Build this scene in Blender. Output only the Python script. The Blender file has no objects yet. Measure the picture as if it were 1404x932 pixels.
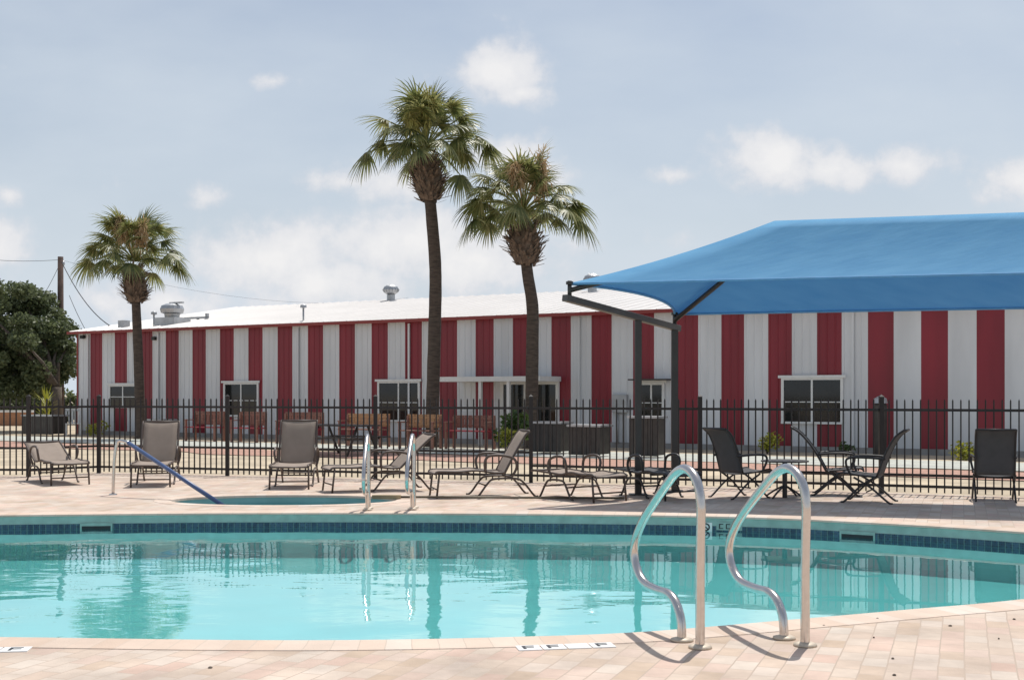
import bpy, bmesh, math, random
from mathutils import Vector, Matrix, noise
from mathutils.geometry import tessellate_polygon
random.seed(7)
scene = bpy.context.scene
C = scene.collection
F_, CH, HY = 1700.0, 1.45, 540.0       # focal length in px of the 1404 px wide photo, eye height, horizon row
def G(px, py, z=0.0):                  # ground point seen at a pixel
    d = F_*CH/(py-HY)
    return Vector(((px-702)*d/F_, d, z))
def Q(px, py, d):                      # point at distance d
    return Vector(((px-702)*d/F_, d, CH+(HY-py)*d/F_))

# ------------------------------------------------------------------ helpers
def link(o, parent=None):
    C.objects.link(o)
    if parent is not None: o.parent = parent
    return o
def obj(name, bm, mats, parent=None, smooth=False, bevel=0, autosmooth=False):
    me = bpy.data.meshes.new(name)
    if name not in ('pool_water','spa_water'): bmesh.ops.recalc_face_normals(bm, faces=bm.faces[:])
    else:
        bm.normal_update()
        if bm.faces[:][0].normal.z < 0: bmesh.ops.reverse_faces(bm, faces=bm.faces[:])
    bm.to_mesh(me); bm.free()
    if not isinstance(mats, (list, tuple)): mats = [mats]
    for m in mats: me.materials.append(m)
    if smooth:
        for p in me.polygons: p.use_smooth = True
    o = bpy.data.objects.new(name, me); link(o, parent)
    if bevel:
        b = o.modifiers.new('bevel', 'BEVEL'); b.width = bevel; b.segments = 2; b.limit_method = 'ANGLE'
    return o
def thing(name, label, cat, loc=(0,0,0), rz=0, group=None):
    o = bpy.data.objects.new(name, None); C.objects.link(o)
    o.location = loc; o.rotation_euler = (0,0,rz); o.empty_display_size = .2
    return tag(o, label, cat, group)
def tag(o, label=None, cat=None, group=None, kind=None):
    if label: o['label'] = label
    if cat: o['category'] = cat
    if group: o['group'] = group
    if kind: o['kind'] = kind
    return o
def struct(o): o['kind'] = 'structure'; return o
def dup(root, loc, rz=None, label=None):
    r = root.copy(); C.objects.link(r); r.location = loc
    if rz is not None: r.rotation_euler = (0,0,rz)
    if label: r['label'] = label
    for ch in list(root.children):
        c = ch.copy(); C.objects.link(c); c.parent = r
        for g in list(ch.children):
            e = g.copy(); C.objects.link(e); e.parent = c
    return r
def box(bm, x0, x1, y0, y1, z0, z1, M=None, mi=0):
    vs = [bm.verts.new((x,y,z)) for x in (x0,x1) for y in (y0,y1) for z in (z0,z1)]
    if M is not None:
        for v in vs: v.co = M @ v.co
    for f in ((0,1,3,2),(4,6,7,5),(0,4,5,1),(2,3,7,6),(0,2,6,4),(1,5,7,3)):
        fa = bm.faces.new([vs[i] for i in f]); fa.material_index = mi
def quad(bm, pts, mi=0):
    f = bm.faces.new([bm.verts.new(p) for p in pts]); f.material_index = mi; return f
def crom(pts, n=6, closed=False):
    pts = [Vector(p) for p in pts]; N = len(pts); out = []
    rng = range(N) if closed else range(N-1)
    for i in rng:
        if closed: a,b,c,d = pts[(i-1)%N], pts[i], pts[(i+1)%N], pts[(i+2)%N]
        else: a,b,c,d = pts[max(i-1,0)], pts[i], pts[i+1], pts[min(i+2,N-1)]
        for k in range(n):
            t = k/n
            out.append(.5*((2*b)+(c-a)*t+(2*a-5*b+4*c-d)*t*t+(3*b-a-3*c+d)*t*t*t))
    if not closed: out.append(pts[-1])
    return out
def tube(bm, pts, r, seg=8, caps=True, mi=0):
    pts = [Vector(p) for p in pts]
    rs = r if isinstance(r, (list,tuple)) else [r]*len(pts)
    rings = []; up = None
    for i, p in enumerate(pts):
        t = (pts[min(i+1,len(pts)-1)]-pts[max(i-1,0)])
        if t.length < 1e-9: t = Vector((0,0,1))
        t.normalize()
        if up is None:
            up = Vector((0,0,1)) if abs(t.z) < .9 else Vector((1,0,0))
        n = t.cross(up)
        if n.length < 1e-6: n = t.orthogonal()
        n.normalize(); b = t.cross(n).normalized(); up = -b if False else n.cross(t)
        rings.append([bm.verts.new(p + rs[i]*(math.cos(a)*n+math.sin(a)*b)) for a in [2*math.pi*k/seg for k in range(seg)]])
    for i in range(len(rings)-1):
        for k in range(seg):
            f = bm.faces.new((rings[i][k], rings[i][(k+1)%seg], rings[i+1][(k+1)%seg], rings[i+1][k])); f.smooth = True; f.material_index = mi
    if caps:
        bm.faces.new(rings[0][::-1]).material_index = mi; bm.faces.new(rings[-1]).material_index = mi
def lathe(bm, prof, seg=24, c=(0,0,0), mi=0):
    rings = []
    for r, z in prof:
        rings.append([bm.verts.new((c[0]+r*math.cos(2*math.pi*k/seg), c[1]+r*math.sin(2*math.pi*k/seg), c[2]+z)) for k in range(seg)])
    for i in range(len(rings)-1):
        for k in range(seg):
            f = bm.faces.new((rings[i][k], rings[i][(k+1)%seg], rings[i+1][(k+1)%seg], rings[i+1][k])); f.material_index = mi
    bm.faces.new(rings[0][::-1]); bm.faces.new(rings[-1])

# ------------------------------------------------------------------ materials
def newmat(name):
    m = bpy.data.materials.new(name); m.use_nodes = True
    nt = m.node_tree; b = nt.nodes['Principled BSDF']
    return m, nt, b
def mat(name, col, rough=.6, metal=0, var=.12, scale=8, bump=0, bscale=60, spec=.5, stretch=(1,1,1)):
    m, nt, b = newmat(name)
    N = nt.nodes.new; L = nt.links.new
    tc = N('ShaderNodeTexCoord'); mp = N('ShaderNodeMapping'); mp.inputs['Scale'].default_value = stretch
    L(tc.outputs['Object'], mp.inputs['Vector'])
    nz = N('ShaderNodeTexNoise'); nz.inputs['Scale'].default_value = scale; nz.inputs['Detail'].default_value = 6
    L(mp.outputs[0], nz.inputs['Vector'])
    rp = N('ShaderNodeValToRGB'); rp.color_ramp.elements[0].position = .3; rp.color_ramp.elements[1].position = .7
    rp.color_ramp.elements[0].color = (*[c*(1-var) for c in col], 1)
    rp.color_ramp.elements[1].color = (*[min(1, c*(1+var)) for c in col], 1)
    L(nz.outputs['Fac'], rp.inputs[0]); L(rp.outputs[0], b.inputs['Base Color'])
    b.inputs['Roughness'].default_value = rough; b.inputs['Metallic'].default_value = metal
    b.inputs['Specular IOR Level'].default_value = spec
    if bump:
        n2 = N('ShaderNodeTexNoise'); n2.inputs['Scale'].default_value = bscale; n2.inputs['Detail'].default_value = 4
        L(mp.outputs[0], n2.inputs['Vector'])
        bp = N('ShaderNodeBump'); bp.inputs['Strength'].default_value = bump; bp.inputs['Distance'].default_value = .01
        L(n2.outputs['Fac'], bp.inputs['Height']); L(bp.outputs[0], b.inputs['Normal'])
    return m
def leafmat(name, cols, rough=.45, trans=.35, scale=1.2):
    m, nt, b = newmat(name)
    N = nt.nodes.new; L = nt.links.new
    g = N('ShaderNodeNewGeometry')
    nz = N('ShaderNodeTexNoise'); nz.inputs['Scale'].default_value = scale; nz.inputs['Detail'].default_value = 8; nz.inputs['Roughness'].default_value = .7
    tc = N('ShaderNodeTexCoord'); L(tc.outputs['Object'], nz.inputs['Vector'])
    ad = N('ShaderNodeMath'); ad.operation = 'MULTIPLY_ADD'; ad.inputs[1].default_value = .45
    L(g.outputs['Random Per Island'], ad.inputs[0]); L(nz.outputs['Fac'], ad.inputs[2])
    rp = N('ShaderNodeValToRGB'); e = rp.color_ramp.elements
    e[0].position = .4; e[0].color = (*cols[0],1); e[1].position = 1.0; e[1].color = (*cols[-1],1)
    for i, c in enumerate(cols[1:-1]):
        k = e.new(.4+.6*(i+1)/(len(cols)-1)); k.color = (*c,1)
    L(ad.outputs[0], rp.inputs[0]); L(rp.outputs[0], b.inputs['Base Color'])
    b.inputs['Roughness'].default_value = rough
    tr = N('ShaderNodeBsdfTranslucent'); L(rp.outputs[0], tr.inputs['Color'])
    mx = N('ShaderNodeMixShader'); mx.inputs[0].default_value = trans
    out = nt.nodes['Material Output']
    L(b.outputs[0], mx.inputs[1]); L(tr.outputs[0], mx.inputs[2]); L(mx.outputs[0], out.inputs['Surface'])
    return m

def paver_mat(name, rot, bw, rh, c1, c2, mortar, msize=.006, use_uv=False, stain=.32):
    m, nt, b = newmat(name); N = nt.nodes.new; L = nt.links.new
    tc = N('ShaderNodeTexCoord'); mp = N('ShaderNodeMapping'); mp.inputs['Rotation'].default_value = (0,0,rot)
    L(tc.outputs['UV' if use_uv else 'Object'], mp.inputs['Vector'])
    # slight wobble of the joints
    wn = N('ShaderNodeTexNoise'); wn.inputs['Scale'].default_value = 5
    L(mp.outputs[0], wn.inputs['Vector'])
    wm = N('ShaderNodeVectorMath'); wm.operation = 'MULTIPLY_ADD'; wm.inputs[1].default_value = (.012,.012,0)
    L(wn.outputs['Color'], wm.inputs[0]); L(mp.outputs[0], wm.inputs[2])
    br = N('ShaderNodeTexBrick'); br.inputs['Scale'].default_value = 1
    br.inputs['Brick Width'].default_value = bw; br.inputs['Row Height'].default_value = rh
    br.inputs['Mortar Size'].default_value = msize; br.inputs['Mortar Smooth'].default_value = .4
    br.inputs['Color1'].default_value = (0,0,0,1); br.inputs['Color2'].default_value = (1,1,1,1); br.inputs['Mortar'].default_value = (.5,.5,.5,1)
    br.inputs['Bias'].default_value = 0
    L(wm.outputs[0], br.inputs['Vector'])
    rp = N('ShaderNodeValToRGB'); e = rp.color_ramp.elements
    e[0].position = 0; e[0].color = (*c1[0],1); e[1].position = 1; e[1].color = (*c1[-1],1)
    for i, c in enumerate(c1[1:-1]):
        k = e.new((i+1)/(len(c1)-1)); k.color = (*c,1)
    L(br.outputs['Color'], rp.inputs[0])
    nz = N('ShaderNodeTexNoise'); nz.inputs['Scale'].default_value = 1.3; nz.inputs['Detail'].default_value = 9; nz.inputs['Roughness'].default_value = .65
    L(tc.outputs['Object'], nz.inputs['Vector'])
    mr = N('ShaderNodeMapRange'); mr.inputs[1].default_value = .3; mr.inputs[2].default_value = .7; mr.inputs[3].default_value = 1-stain; mr.inputs[4].default_value = 1+stain*.5
    L(nz.outputs['Fac'], mr.inputs[0])
    mu = N('ShaderNodeMix'); mu.data_type = 'RGBA'; mu.blend_type = 'MULTIPLY'; mu.inputs[0].default_value = 1
    L(rp.outputs[0], mu.inputs[6]); L(mr.outputs[0], mu.inputs[7])
    mm = N('ShaderNodeMix'); mm.data_type = 'RGBA'
    L(br.outputs['Fac'], mm.inputs[0]); L(mu.outputs[2], mm.inputs[6]); mm.inputs[7].default_value = (*mortar,1)
    L(mm.outputs[2], b.inputs['Base Color']); b.inputs['Roughness'].default_value = .85; b.inputs['Specular IOR Level'].default_value = .25
    n2 = N('ShaderNodeTexNoise'); n2.inputs['Scale'].default_value = 90; L(tc.outputs['Object'], n2.inputs['Vector'])
    hh = N('ShaderNodeMath'); hh.operation = 'MULTIPLY_ADD'; hh.inputs[1].default_value = -1.0
    L(br.outputs['Fac'], hh.inputs[0]); L(n2.outputs['Fac'], hh.inputs[2])
    bp = N('ShaderNodeBump'); bp.inputs['Strength'].default_value = .35; bp.inputs['Distance'].default_value = .006
    L(hh.outputs[0], bp.inputs['Height']); L(bp.outputs[0], b.inputs['Normal'])
    return m
PAVC = [(.53,.41,.31),(.59,.47,.38),(.60,.49,.40),(.61,.52,.44),(.59,.43,.35),(.62,.54,.46)]
M = {}
M['paver'] = paver_mat('pavers', math.radians(-70), .215, .13, PAVC, None, (.45,.36,.29), .0046)
M['coping'] = paver_mat('coping_pavers', 0, .15, .60, [(.60,.46,.36),(.66,.54,.45),(.64,.50,.40),(.68,.58,.50)], None, (.54,.45,.37), .004, use_uv=True, stain=.15)
M['steel'] = mat('brushed_steel', (.62,.58,.55), .2, 1, .06, 30)
M['esc'] = mat('worn_escutcheon', (.55,.47,.37), .55, .2, .2, 30)
M['petiole'] = mat('petiole_green', (.20,.22,.07), .5, 0, .3, 4)
M['blue_sleeve'] = mat('blue_vinyl_sleeve', (.06,.10,.22), .35, 0, .1)
M['frame'] = mat('brown_powder_coat', (.085,.06,.048), .45, 0, .15)
M['shaded_frame'] = mat('shaded_powder_coat', (.025,.022,.022), .45, 0, .15)  # frame coat for pieces under the canopy, its shade put into the colour
M['sling'] = mat('taupe_sling', (.30,.24,.195), .85, 0, .08, 6, .4, 400)
M['shaded_sling'] = mat('shaded_taupe_sling', (.075,.075,.078), .85, 0, .1, 6, .4, 400)  # sling fabric darkened in its colour to stand for canopy shade
M['fence'] = mat('fence_bronze', (.016,.011,.010), .5, 0, .2)
M['post'] = mat('shade_post_bronze', (.035,.030,.028), .4, 0, .2, 3)
M['beam'] = mat('beam_bronze', (.085,.075,.07), .4, 0, .2, 3)
M['red'] = mat('red_siding', (.22,.011,.023), .4, 0, .2, 1.5, stretch=(1,1,.2))
M['white'] = mat('white_siding', (.66,.67,.68), .4, 0, .11, 1.5, stretch=(1,1,.2))
M['trim'] = mat('white_trim', (.72,.72,.70), .5, 0, .05)
M['redtrim'] = mat('red_trim', (.25,.03,.025), .4, 0, .1)
M['roof'] = mat('white_metal_roof', (.66,.63,.60), .45, 0, .05, .6)
M['glass'] = mat('dark_glass', (.012,.014,.014), .06, 0, .3, 3)
M['screen'] = mat('dark_screen', (.03,.032,.03), .6, 0, .3, 3)
M['concrete'] = mat('walk_concrete', (.46,.47,.42), .9, 0, .15, 3, .3, 60)
M['foundation'] = mat('foundation_concrete', (.30,.29,.28), .9, 0, .2, 3, .3, 60)
M['gravel'] = mat('red_gravel', (.42,.25,.19), .95, 0, .35, 14, .8, 50)
M['soil'] = mat('dry_soil', (.47,.39,.28), .95, 0, .28, .9, .6, 25)
M['wood'] = mat('orange_cedar', (.46,.25,.12), .6, 0, .25, 8, stretch=(1,8,8))
M['rust'] = mat('brown_stained_wood', (.26,.12,.085), .6, 0, .3, 8, stretch=(1,8,8))
M['redpaint'] = mat('red_paint', (.30,.02,.03), .5, 0, .15)
M['planter'] = mat('dark_planter', (.05,.043,.037), .6, 0, .25, 5)
M['galv'] = mat('galvanized', (.42,.43,.44), .4, .6, .15, 4)
M['bark'] = mat('palm_bark', (.085,.064,.05), .95, 0, .4, 5, .9, 22, stretch=(1,1,5))
M['boot'] = mat('palm_boots', (.16,.115,.085), .95, 0, .45, 9, .9, 25)
M['oakbark'] = mat('oak_bark', (.12,.095,.075), .95, 0, .3, 6, .8, 20)
M['polewood'] = mat('pole_wood', (.08,.05,.04), .9, 0, .3, 6)
M['wire'] = mat('wire_black', (.03,.03,.035), .6)
M['frond'] = leafmat('palm_fronds', [(.07,.09,.035),(.145,.17,.058),(.24,.25,.09),(.38,.36,.16)], .42, .42, 1.5)
M['drygold'] = leafmat('palm_flowers', [(.42,.28,.14),(.58,.42,.24),(.65,.50,.32)], .9, .3, 3)
M['greenflower'] = leafmat('fresh_flowers', [(.35,.34,.10),(.50,.46,.16),(.55,.50,.22)], .9, .3, 3)
M['oakleaf'] = leafmat('oak_leaves', [(.075,.10,.045),(.13,.16,.075),(.20,.23,.11)], .5, .4, .9)
M['shrub'] = leafmat('shrub_leaves', [(.03,.06,.012),(.07,.12,.03),(.12,.17,.04)], .5, .3, 3)
M['yellowleaf'] = leafmat('yellow_shrub', [(.18,.22,.03),(.40,.40,.05),(.50,.46,.08)], .5, .3, 5)
M['plastic'] = mat('white_plastic', (.75,.75,.72), .4, 0, .05)
M['rubber'] = mat('black_mark', (.02,.02,.025), .6)
M['marker'] = mat('marker_tile', (.80,.80,.78), .35, 0, .05, 20)
M['tan'] = mat('tan_net', (.33,.25,.15), .8, 0, .2)
M['pole'] = mat('pole_brown', (.12,.10,.07), .4, .3, .1)
M['plaster'] = mat('pool_plaster', (.70,.77,.77), .7, 0, .05, 1.5)
M['spa_plaster'] = mat('spa_plaster', (.22,.42,.42), .7, 0, .12, 2)
M['coping_face'] = mat('coping_face', (.30,.42,.38), .6, 0, .15, 9)  # grey-green light reflected off the pool is put into this colour
M['darkred_car'] = mat('weathered_white', (.62,.62,.62), .4, 0, .05)
M['terracotta'] = mat('terracotta', (.40,.20,.11), .8, 0, .15)

# ribbed siding keeps its colour; ribs are in the mesh.  shade cloth: woven, lets light through
def cloth():
    m, nt, b = newmat('shade_cloth_blue'); N = nt.nodes.new; L = nt.links.new
    tc = N('ShaderNodeTexCoord')
    mp = N('ShaderNodeMapping'); mp.inputs['Rotation'].default_value = (0,0,.25); mp.inputs['Scale'].default_value = (1,5,1); L(tc.outputs['Object'], mp.inputs[0])
    nz = N('ShaderNodeTexNoise'); nz.inputs['Scale'].default_value = 1.6; nz.inputs['Detail'].default_value = 8; L(mp.outputs[0], nz.inputs['Vector'])
    rp = N('ShaderNodeValToRGB'); rp.color_ramp.elements[0].position = .3; rp.color_ramp.elements[1].position = .75
    rp.color_ramp.elements[0].color = (.14,.41,.70,1); rp.color_ramp.elements[1].color = (.19,.49,.78,1)
    L(nz.outputs['Fac'], rp.inputs[0]); L(rp.outputs[0], b.inputs['Base Color'])
    b.inputs['Roughness'].default_value = .75; b.inputs['Specular IOR Level'].default_value = .2
    tr = N('ShaderNodeBsdfTranslucent'); tr.inputs['Color'].default_value = (.016,.062,.20,1)
    mx = N('ShaderNodeMixShader'); mx.inputs[0].default_value = .38
    n2 = N('ShaderNodeTexNoise'); n2.inputs['Scale'].default_value = 3; n2.inputs['Detail'].default_value = 5; L(mp.outputs[0], n2.inputs['Vector'])
    bp = N('ShaderNodeBump'); bp.inputs['Strength'].default_value = .12; bp.inputs['Distance'].default_value = .04
    L(n2.outputs['Fac'], bp.inputs['Height']); L(bp.outputs[0], b.inputs['Normal'])
    L(b.outputs[0], mx.inputs[1]); L(tr.outputs[0], mx.inputs[2]); L(mx.outputs[0], nt.nodes['Material Output'].inputs['Surface'])
    return m
M['cloth'] = cloth()
M['hem'] = mat('hem_blue', (.12,.32,.58), .7, 0, .1)

def water_mat(name, tint, bump, scale):
    m = bpy.data.materials.new(name); m.use_nodes = True; nt = m.node_tree; nt.nodes.clear()
    N = nt.nodes.new; L = nt.links.new
    out = N('ShaderNodeOutputMaterial'); tc = N('ShaderNodeTexCoord')
    def ns(sc, st, det):
        mp = N('ShaderNodeMapping'); mp.inputs['Scale'].default_value = st; mp.inputs['Rotation'].default_value = (0,0,.12); L(tc.outputs['Object'], mp.inputs[0])
        n = N('ShaderNodeTexNoise'); n.inputs['Scale'].default_value = sc; n.inputs['Detail'].default_value = det; n.inputs['Distortion'].default_value = .4
        L(mp.outputs[0], n.inputs['Vector']); return n
    a = ns(scale, (.55,1,1), 2); c = ns(scale*4.5, (.6,1,1), 2); w = ns(.35, (1,1,1), 3)
    mr = N('ShaderNodeMapRange'); mr.inputs[1].default_value = .42; mr.inputs[2].default_value = .62; mr.inputs[3].default_value = .4; mr.inputs[4].default_value = 1.0
    L(w.outputs['Fac'], mr.inputs[0])
    s = N('ShaderNodeMath'); s.operation = 'MULTIPLY_ADD'; s.inputs[1].default_value = .16; L(c.outputs['Fac'], s.inputs[0]); L(a.outputs['Fac'], s.inputs[2])
    sx = N('ShaderNodeSeparateXYZ'); L(tc.outputs['Object'], sx.inputs[0])
    mx_ = N('ShaderNodeMapRange'); mx_.interpolation_type = 'SMOOTHSTEP'; mx_.inputs[1].default_value = -.5; mx_.inputs[2].default_value = 2.5; mx_.inputs[3].default_value = 1; mx_.inputs[4].default_value = .22; L(sx.outputs[0], mx_.inputs[0])
    m0_ = N('ShaderNodeMath'); m0_.operation = 'MULTIPLY'; L(mx_.outputs[0], m0_.inputs[0]); L(mr.outputs[0], m0_.inputs[1])
    mu = N('ShaderNodeMath'); mu.operation = 'MULTIPLY'; L(s.outputs[0], mu.inputs[0]); L(m0_.outputs[0], mu.inputs[1])
    bp = N('ShaderNodeBump'); bp.inputs['Strength'].default_value = bump; bp.inputs['Distance'].default_value = .02; L(mu.outputs[0], bp.inputs['Height'])
    fr = N('ShaderNodeFresnel'); fr.inputs['IOR'].default_value = 1.36; L(bp.outputs[0], fr.inputs['Normal'])
    f2 = N('ShaderNodeMath'); f2.operation = 'MULTIPLY_ADD'; f2.use_clamp = True; f2.inputs[1].default_value = .68; f2.inputs[2].default_value = .31; L(fr.outputs[0], f2.inputs[0])
    gl = N('ShaderNodeBsdfGlossy'); gl.inputs['Roughness'].default_value = .015; gl.inputs['Color'].default_value = (.95,.98,1,1); L(bp.outputs[0], gl.inputs['Normal'])
    tr = N('ShaderNodeBsdfTransparent'); tr.inputs['Color'].default_value = (*tint,1)
    mx = N('ShaderNodeMixShader'); L(f2.outputs[0], mx.inputs[0]); L(tr.outputs[0], mx.inputs[1]); L(gl.outputs[0], mx.inputs[2])
    L(mx.outputs[0], out.inputs['Surface']); return m
M['water'] = water_mat('pool_water', (.46,.93,.93), .52, 1.6)
M['spawater'] = water_mat('spa_water', (.45,.85,.88), .25, 3)

def tile_mat():
    m, nt, b = newmat('waterline_tiles'); N = nt.nodes.new; L = nt.links.new
    tc = N('ShaderNodeTexCoord')
    br = N('ShaderNodeTexBrick'); br.offset = 0; br.inputs['Scale'].default_value = 1
    br.inputs['Brick Width'].default_value = .072; br.inputs['Row Height'].default_value = .072; br.inputs['Mortar Size'].default_value = .007
    br.inputs['Color1'].default_value = (.008,.035,.07,1); br.inputs['Color2'].default_value = (.035,.08,.13,1); br.inputs['Mortar'].default_value = (.06,.12,.13,1)
    L(tc.outputs['UV'], br.inputs['Vector']); 
    b2 = N('ShaderNodeTexBrick'); b2.offset = 0; b2.inputs['Brick Width'].default_value = .024; b2.inputs['Row Height'].default_value = .024; b2.inputs['Mortar Size'].default_value = .002
    b2.inputs['Scale'].default_value = 1; b2.inputs['Color1'].default_value = (.6,.6,.6,1); b2.inputs['Color2'].default_value = (1.3,1.3,1.3,1); b2.inputs['Mortar'].default_value = (1.6,1.6,1.6,1)
    L(tc.outputs['UV'], b2.inputs['Vector'])
    mu = N('ShaderNodeMix'); mu.data_type = 'RGBA'; mu.blend_type = 'MULTIPLY'; mu.inputs[0].default_value = 1
    L(br.outputs['Color'], mu.inputs[6]); L(b2.outputs['Color'], mu.inputs[7])
    L(mu.outputs[2], b.inputs['Base Color']); b.inputs['Roughness'].default_value = .25; return m
M['tile'] = tile_mat()

# ------------------------------------------------------------------ camera, sun, sky
cam = bpy.data.cameras.new('camera'); co = bpy.data.objects.new('camera', cam); C.objects.link(co)
co.location = (0,0,CH); co.rotation_euler = (math.radians(90),0,0)
cam.sensor_width = 36; cam.lens = 36*F_/1404; cam.shift_y = (HY-466)/1404; cam.clip_end = 2000; cam.clip_start = .1
scene.camera = co
SUN = Vector((.18,.42,1)).normalized()
el = math.asin(SUN.z); az = math.atan2(SUN.x, SUN.y)
sl = bpy.data.lights.new('sun', 'SUN'); sl.energy = 4.0; sl.angle = math.radians(.53); sl.color = (1,.96,.90)
so = bpy.data.objects.new('sun', sl); C.objects.link(so); so.rotation_euler = (-SUN).to_track_quat('-Z','Y').to_euler(); so.location = (0,0,20)
w = bpy.data.worlds.new('World'); scene.world = w; w.use_nodes = True
nt = w.node_tree; nt.nodes.clear(); N = nt.nodes.new; L = nt.links.new
wo = N('ShaderNodeOutputWorld'); bg = N('ShaderNodeBackground'); bg.inputs['Strength'].default_value = .1; L(bg.outputs[0], wo.inputs[0])
sky = N('ShaderNodeTexSky'); sky.sky_type = 'NISHITA'; sky.sun_disc = False; sky.sun_elevation = el; sky.sun_rotation = az
sky.air_density = 1.0; sky.dust_density = 2.0; sky.ozone_density = 1.0
def math_(op, a, b=None, c=None, clamp=False):
    n = N('ShaderNodeMath'); n.operation = op; n.use_clamp = clamp
    for i, v in enumerate((a,b,c)):
        if v is None: continue
        if isinstance(v, (int,float)): n.inputs[i].default_value = v
        else: L(v, n.inputs[i])
    return n.outputs[0]
tc = N('ShaderNodeTexCoord'); sp = N('ShaderNodeSeparateXYZ'); L(tc.outputs['Generated'], sp.inputs[0])
yy = math_('MAXIMUM', sp.outputs['Y'], .05)
uu = math_('DIVIDE', sp.outputs['X'], yy); vv = math_('DIVIDE', sp.outputs['Z'], yy)
cv = N('ShaderNodeCombineXYZ'); L(uu, cv.inputs[0]); L(vv, cv.inputs[1])
nz = N('ShaderNodeTexNoise'); nz.inputs['Scale'].default_value = 26; nz.inputs['Detail'].default_value = 8; nz.inputs['Roughness'].default_value = .58; L(cv.outputs[0], nz.inputs['Vector'])
mpw = N('ShaderNodeMapping'); mpw.inputs['Scale'].default_value = (1,2.4,1); L(cv.outputs[0], mpw.inputs[0])
nb = N('ShaderNodeTexNoise'); nb.inputs['Scale'].default_value = 4.2; nb.inputs['Detail'].default_value = 7; L(mpw.outputs[0], nb.inputs['Vector'])
blobs = [(690,98,70,48,1),(648,100,55,30,.7),(715,128,60,24,.8),(700,215,62,38,1.0),(745,238,50,28,.9),(530,252,115,36,.85),(470,250,70,26,.8),(375,112,34,14,.55),(285,272,40,22,.55),
  (365,358,125,62,1.05),(440,385,160,52,.95),(555,335,150,62,1.0),(650,355,140,70,.95),(230,415,130,40,.8),(1060,222,95,44,1),(1150,232,100,34,.9),(1240,228,75,32,.9),(930,240,55,14,.5),(1395,250,66,38,1),
  (5,345,48,44,.85),(12,268,30,18,.7),(8,92,22,16,.5),(670,22,34,14,.4),(140,415,110,26,.6),(860,330,110,40,.4),(1700,180,180,60,1),(-350,200,200,70,1)]
acc = None
for (bx, by, ra, rb, amp) in blobs:
    du = math_('MULTIPLY_ADD', uu, F_/ra, -(bx-702)/ra); dv = math_('MULTIPLY_ADD', vv, F_/rb, -(HY-by)/rb)
    r2 = math_('ADD', math_('MULTIPLY', du, du), math_('MULTIPLY', dv, dv))
    g = math_('MULTIPLY', math_('SUBTRACT', 1.0, math_('SQRT', r2)), 1.0)
    g = math_('MULTIPLY', math_('MAXIMUM', math_('ADD', g, .5), 0.0), amp)
    acc = g if acc is None else math_('MAXIMUM', acc, g)
v = math_('ADD', math_('MULTIPLY', acc, 1.3), math_('MULTIPLY_ADD', nz.outputs['Fac'], 2.7, -1.35))
mrc = N('ShaderNodeMapRange'); mrc.interpolation_type = 'SMOOTHSTEP'; mrc.inputs[1].default_value = .42; mrc.inputs[2].default_value = 1.35; L(v, mrc.inputs[0])
mrv = N('ShaderNodeMapRange'); mrv.inputs[1].default_value = .38; mrv.inputs[2].default_value = .72; mrv.inputs[3].default_value = .0; mrv.inputs[4].default_value = .30; L(nb.outputs['Fac'], mrv.inputs[0])
hz = N('ShaderNodeMapRange'); hz.inputs[1].default_value = .36; hz.inputs[2].default_value = .0; hz.inputs[3].default_value = .25; hz.inputs[4].default_value = .95; L(sp.outputs['Z'], hz.inputs[0])
veil = math_('ADD', mrv.outputs[0], hz.outputs[0], clamp=True)
m1 = N('ShaderNodeMix'); m1.data_type = 'RGBA'; L(veil, m1.inputs[0]); L(sky.outputs[0], m1.inputs[6]); m1.inputs[7].default_value = (6.55,7.25,8.0,1)
# cloud shading: brighter tops
m2 = N('ShaderNodeMix'); m2.data_type = 'RGBA'
ccol = N('ShaderNodeMix'); ccol.data_type = 'RGBA'; ccol.inputs[6].default_value = (7.4,7.5,7.9,1); ccol.inputs[7].default_value = (9.3,9.1,9.0,1)
L(math_('MULTIPLY', math_('SUBTRACT', v, .8), .9, clamp=True), ccol.inputs[0])
L(math_('MULTIPLY', mrc.outputs[0], .85), m2.inputs[0]); L(m1.outputs[2], m2.inputs[6]); L(ccol.outputs[2], m2.inputs[7])
L(m2.outputs[2], bg.inputs['Color'])
vs = scene.view_settings; vs.view_transform = 'Standard'; vs.look = 'None'; vs.exposure = 0.0; vs.gamma = 1

# ------------------------------------------------------------------ pool and deck
near = [G(0,873),G(300,877),G(500,877),G(700,873),G(880,866),G(1100,848),G(1250,835),G(1404,821)]
far = [G(1404,729),G(1200,716.5),G(1000,708),G(700,704),G(350,703),G(0,706)]
ctrl = near + [Vector((5.2,9.7,0)),Vector((6.3,10.9,0)),Vector((6.3,12.1,0))] + far + [Vector((-9,14.4,0)),Vector((-11.5,12.6,0)),Vector((-12,10.3,0)),Vector((-9.5,8.3,0)),Vector((-6,7.55,0))]
pool = crom(ctrl, 8, True)
spa = [Vector((-3.12+1.55*math.cos(2*math.pi*k/48), 17.0+.83*math.sin(2*math.pi*k/48), 0)) for k in range(48)]
fpts = [(-14.2,21.6),(-11.4,22.0),(-8.5,21.8),(-7.58,22.75),(-5.05,22.0),(-2.32,21.07),(.31,20.29),(2.92,19.26),(5.40,18.13),(7.9,17.0),(10.4,15.86),(12.9,14.7)]
def offs(curve, o):     # offset a closed ccw/cw curve outward by o
    n = len(curve); area = sum(curve[i].x*curve[(i+1)%n].y-curve[(i+1)%n].x*curve[i].y for i in range(n)); s = 1 if area > 0 else -1
    out = []
    for i in range(n):
        t = (curve[(i+1)%n]-curve[i-1]).normalized(); out.append(curve[i]+Vector((t.y,-t.x,0))*s*o)
    return out
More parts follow.
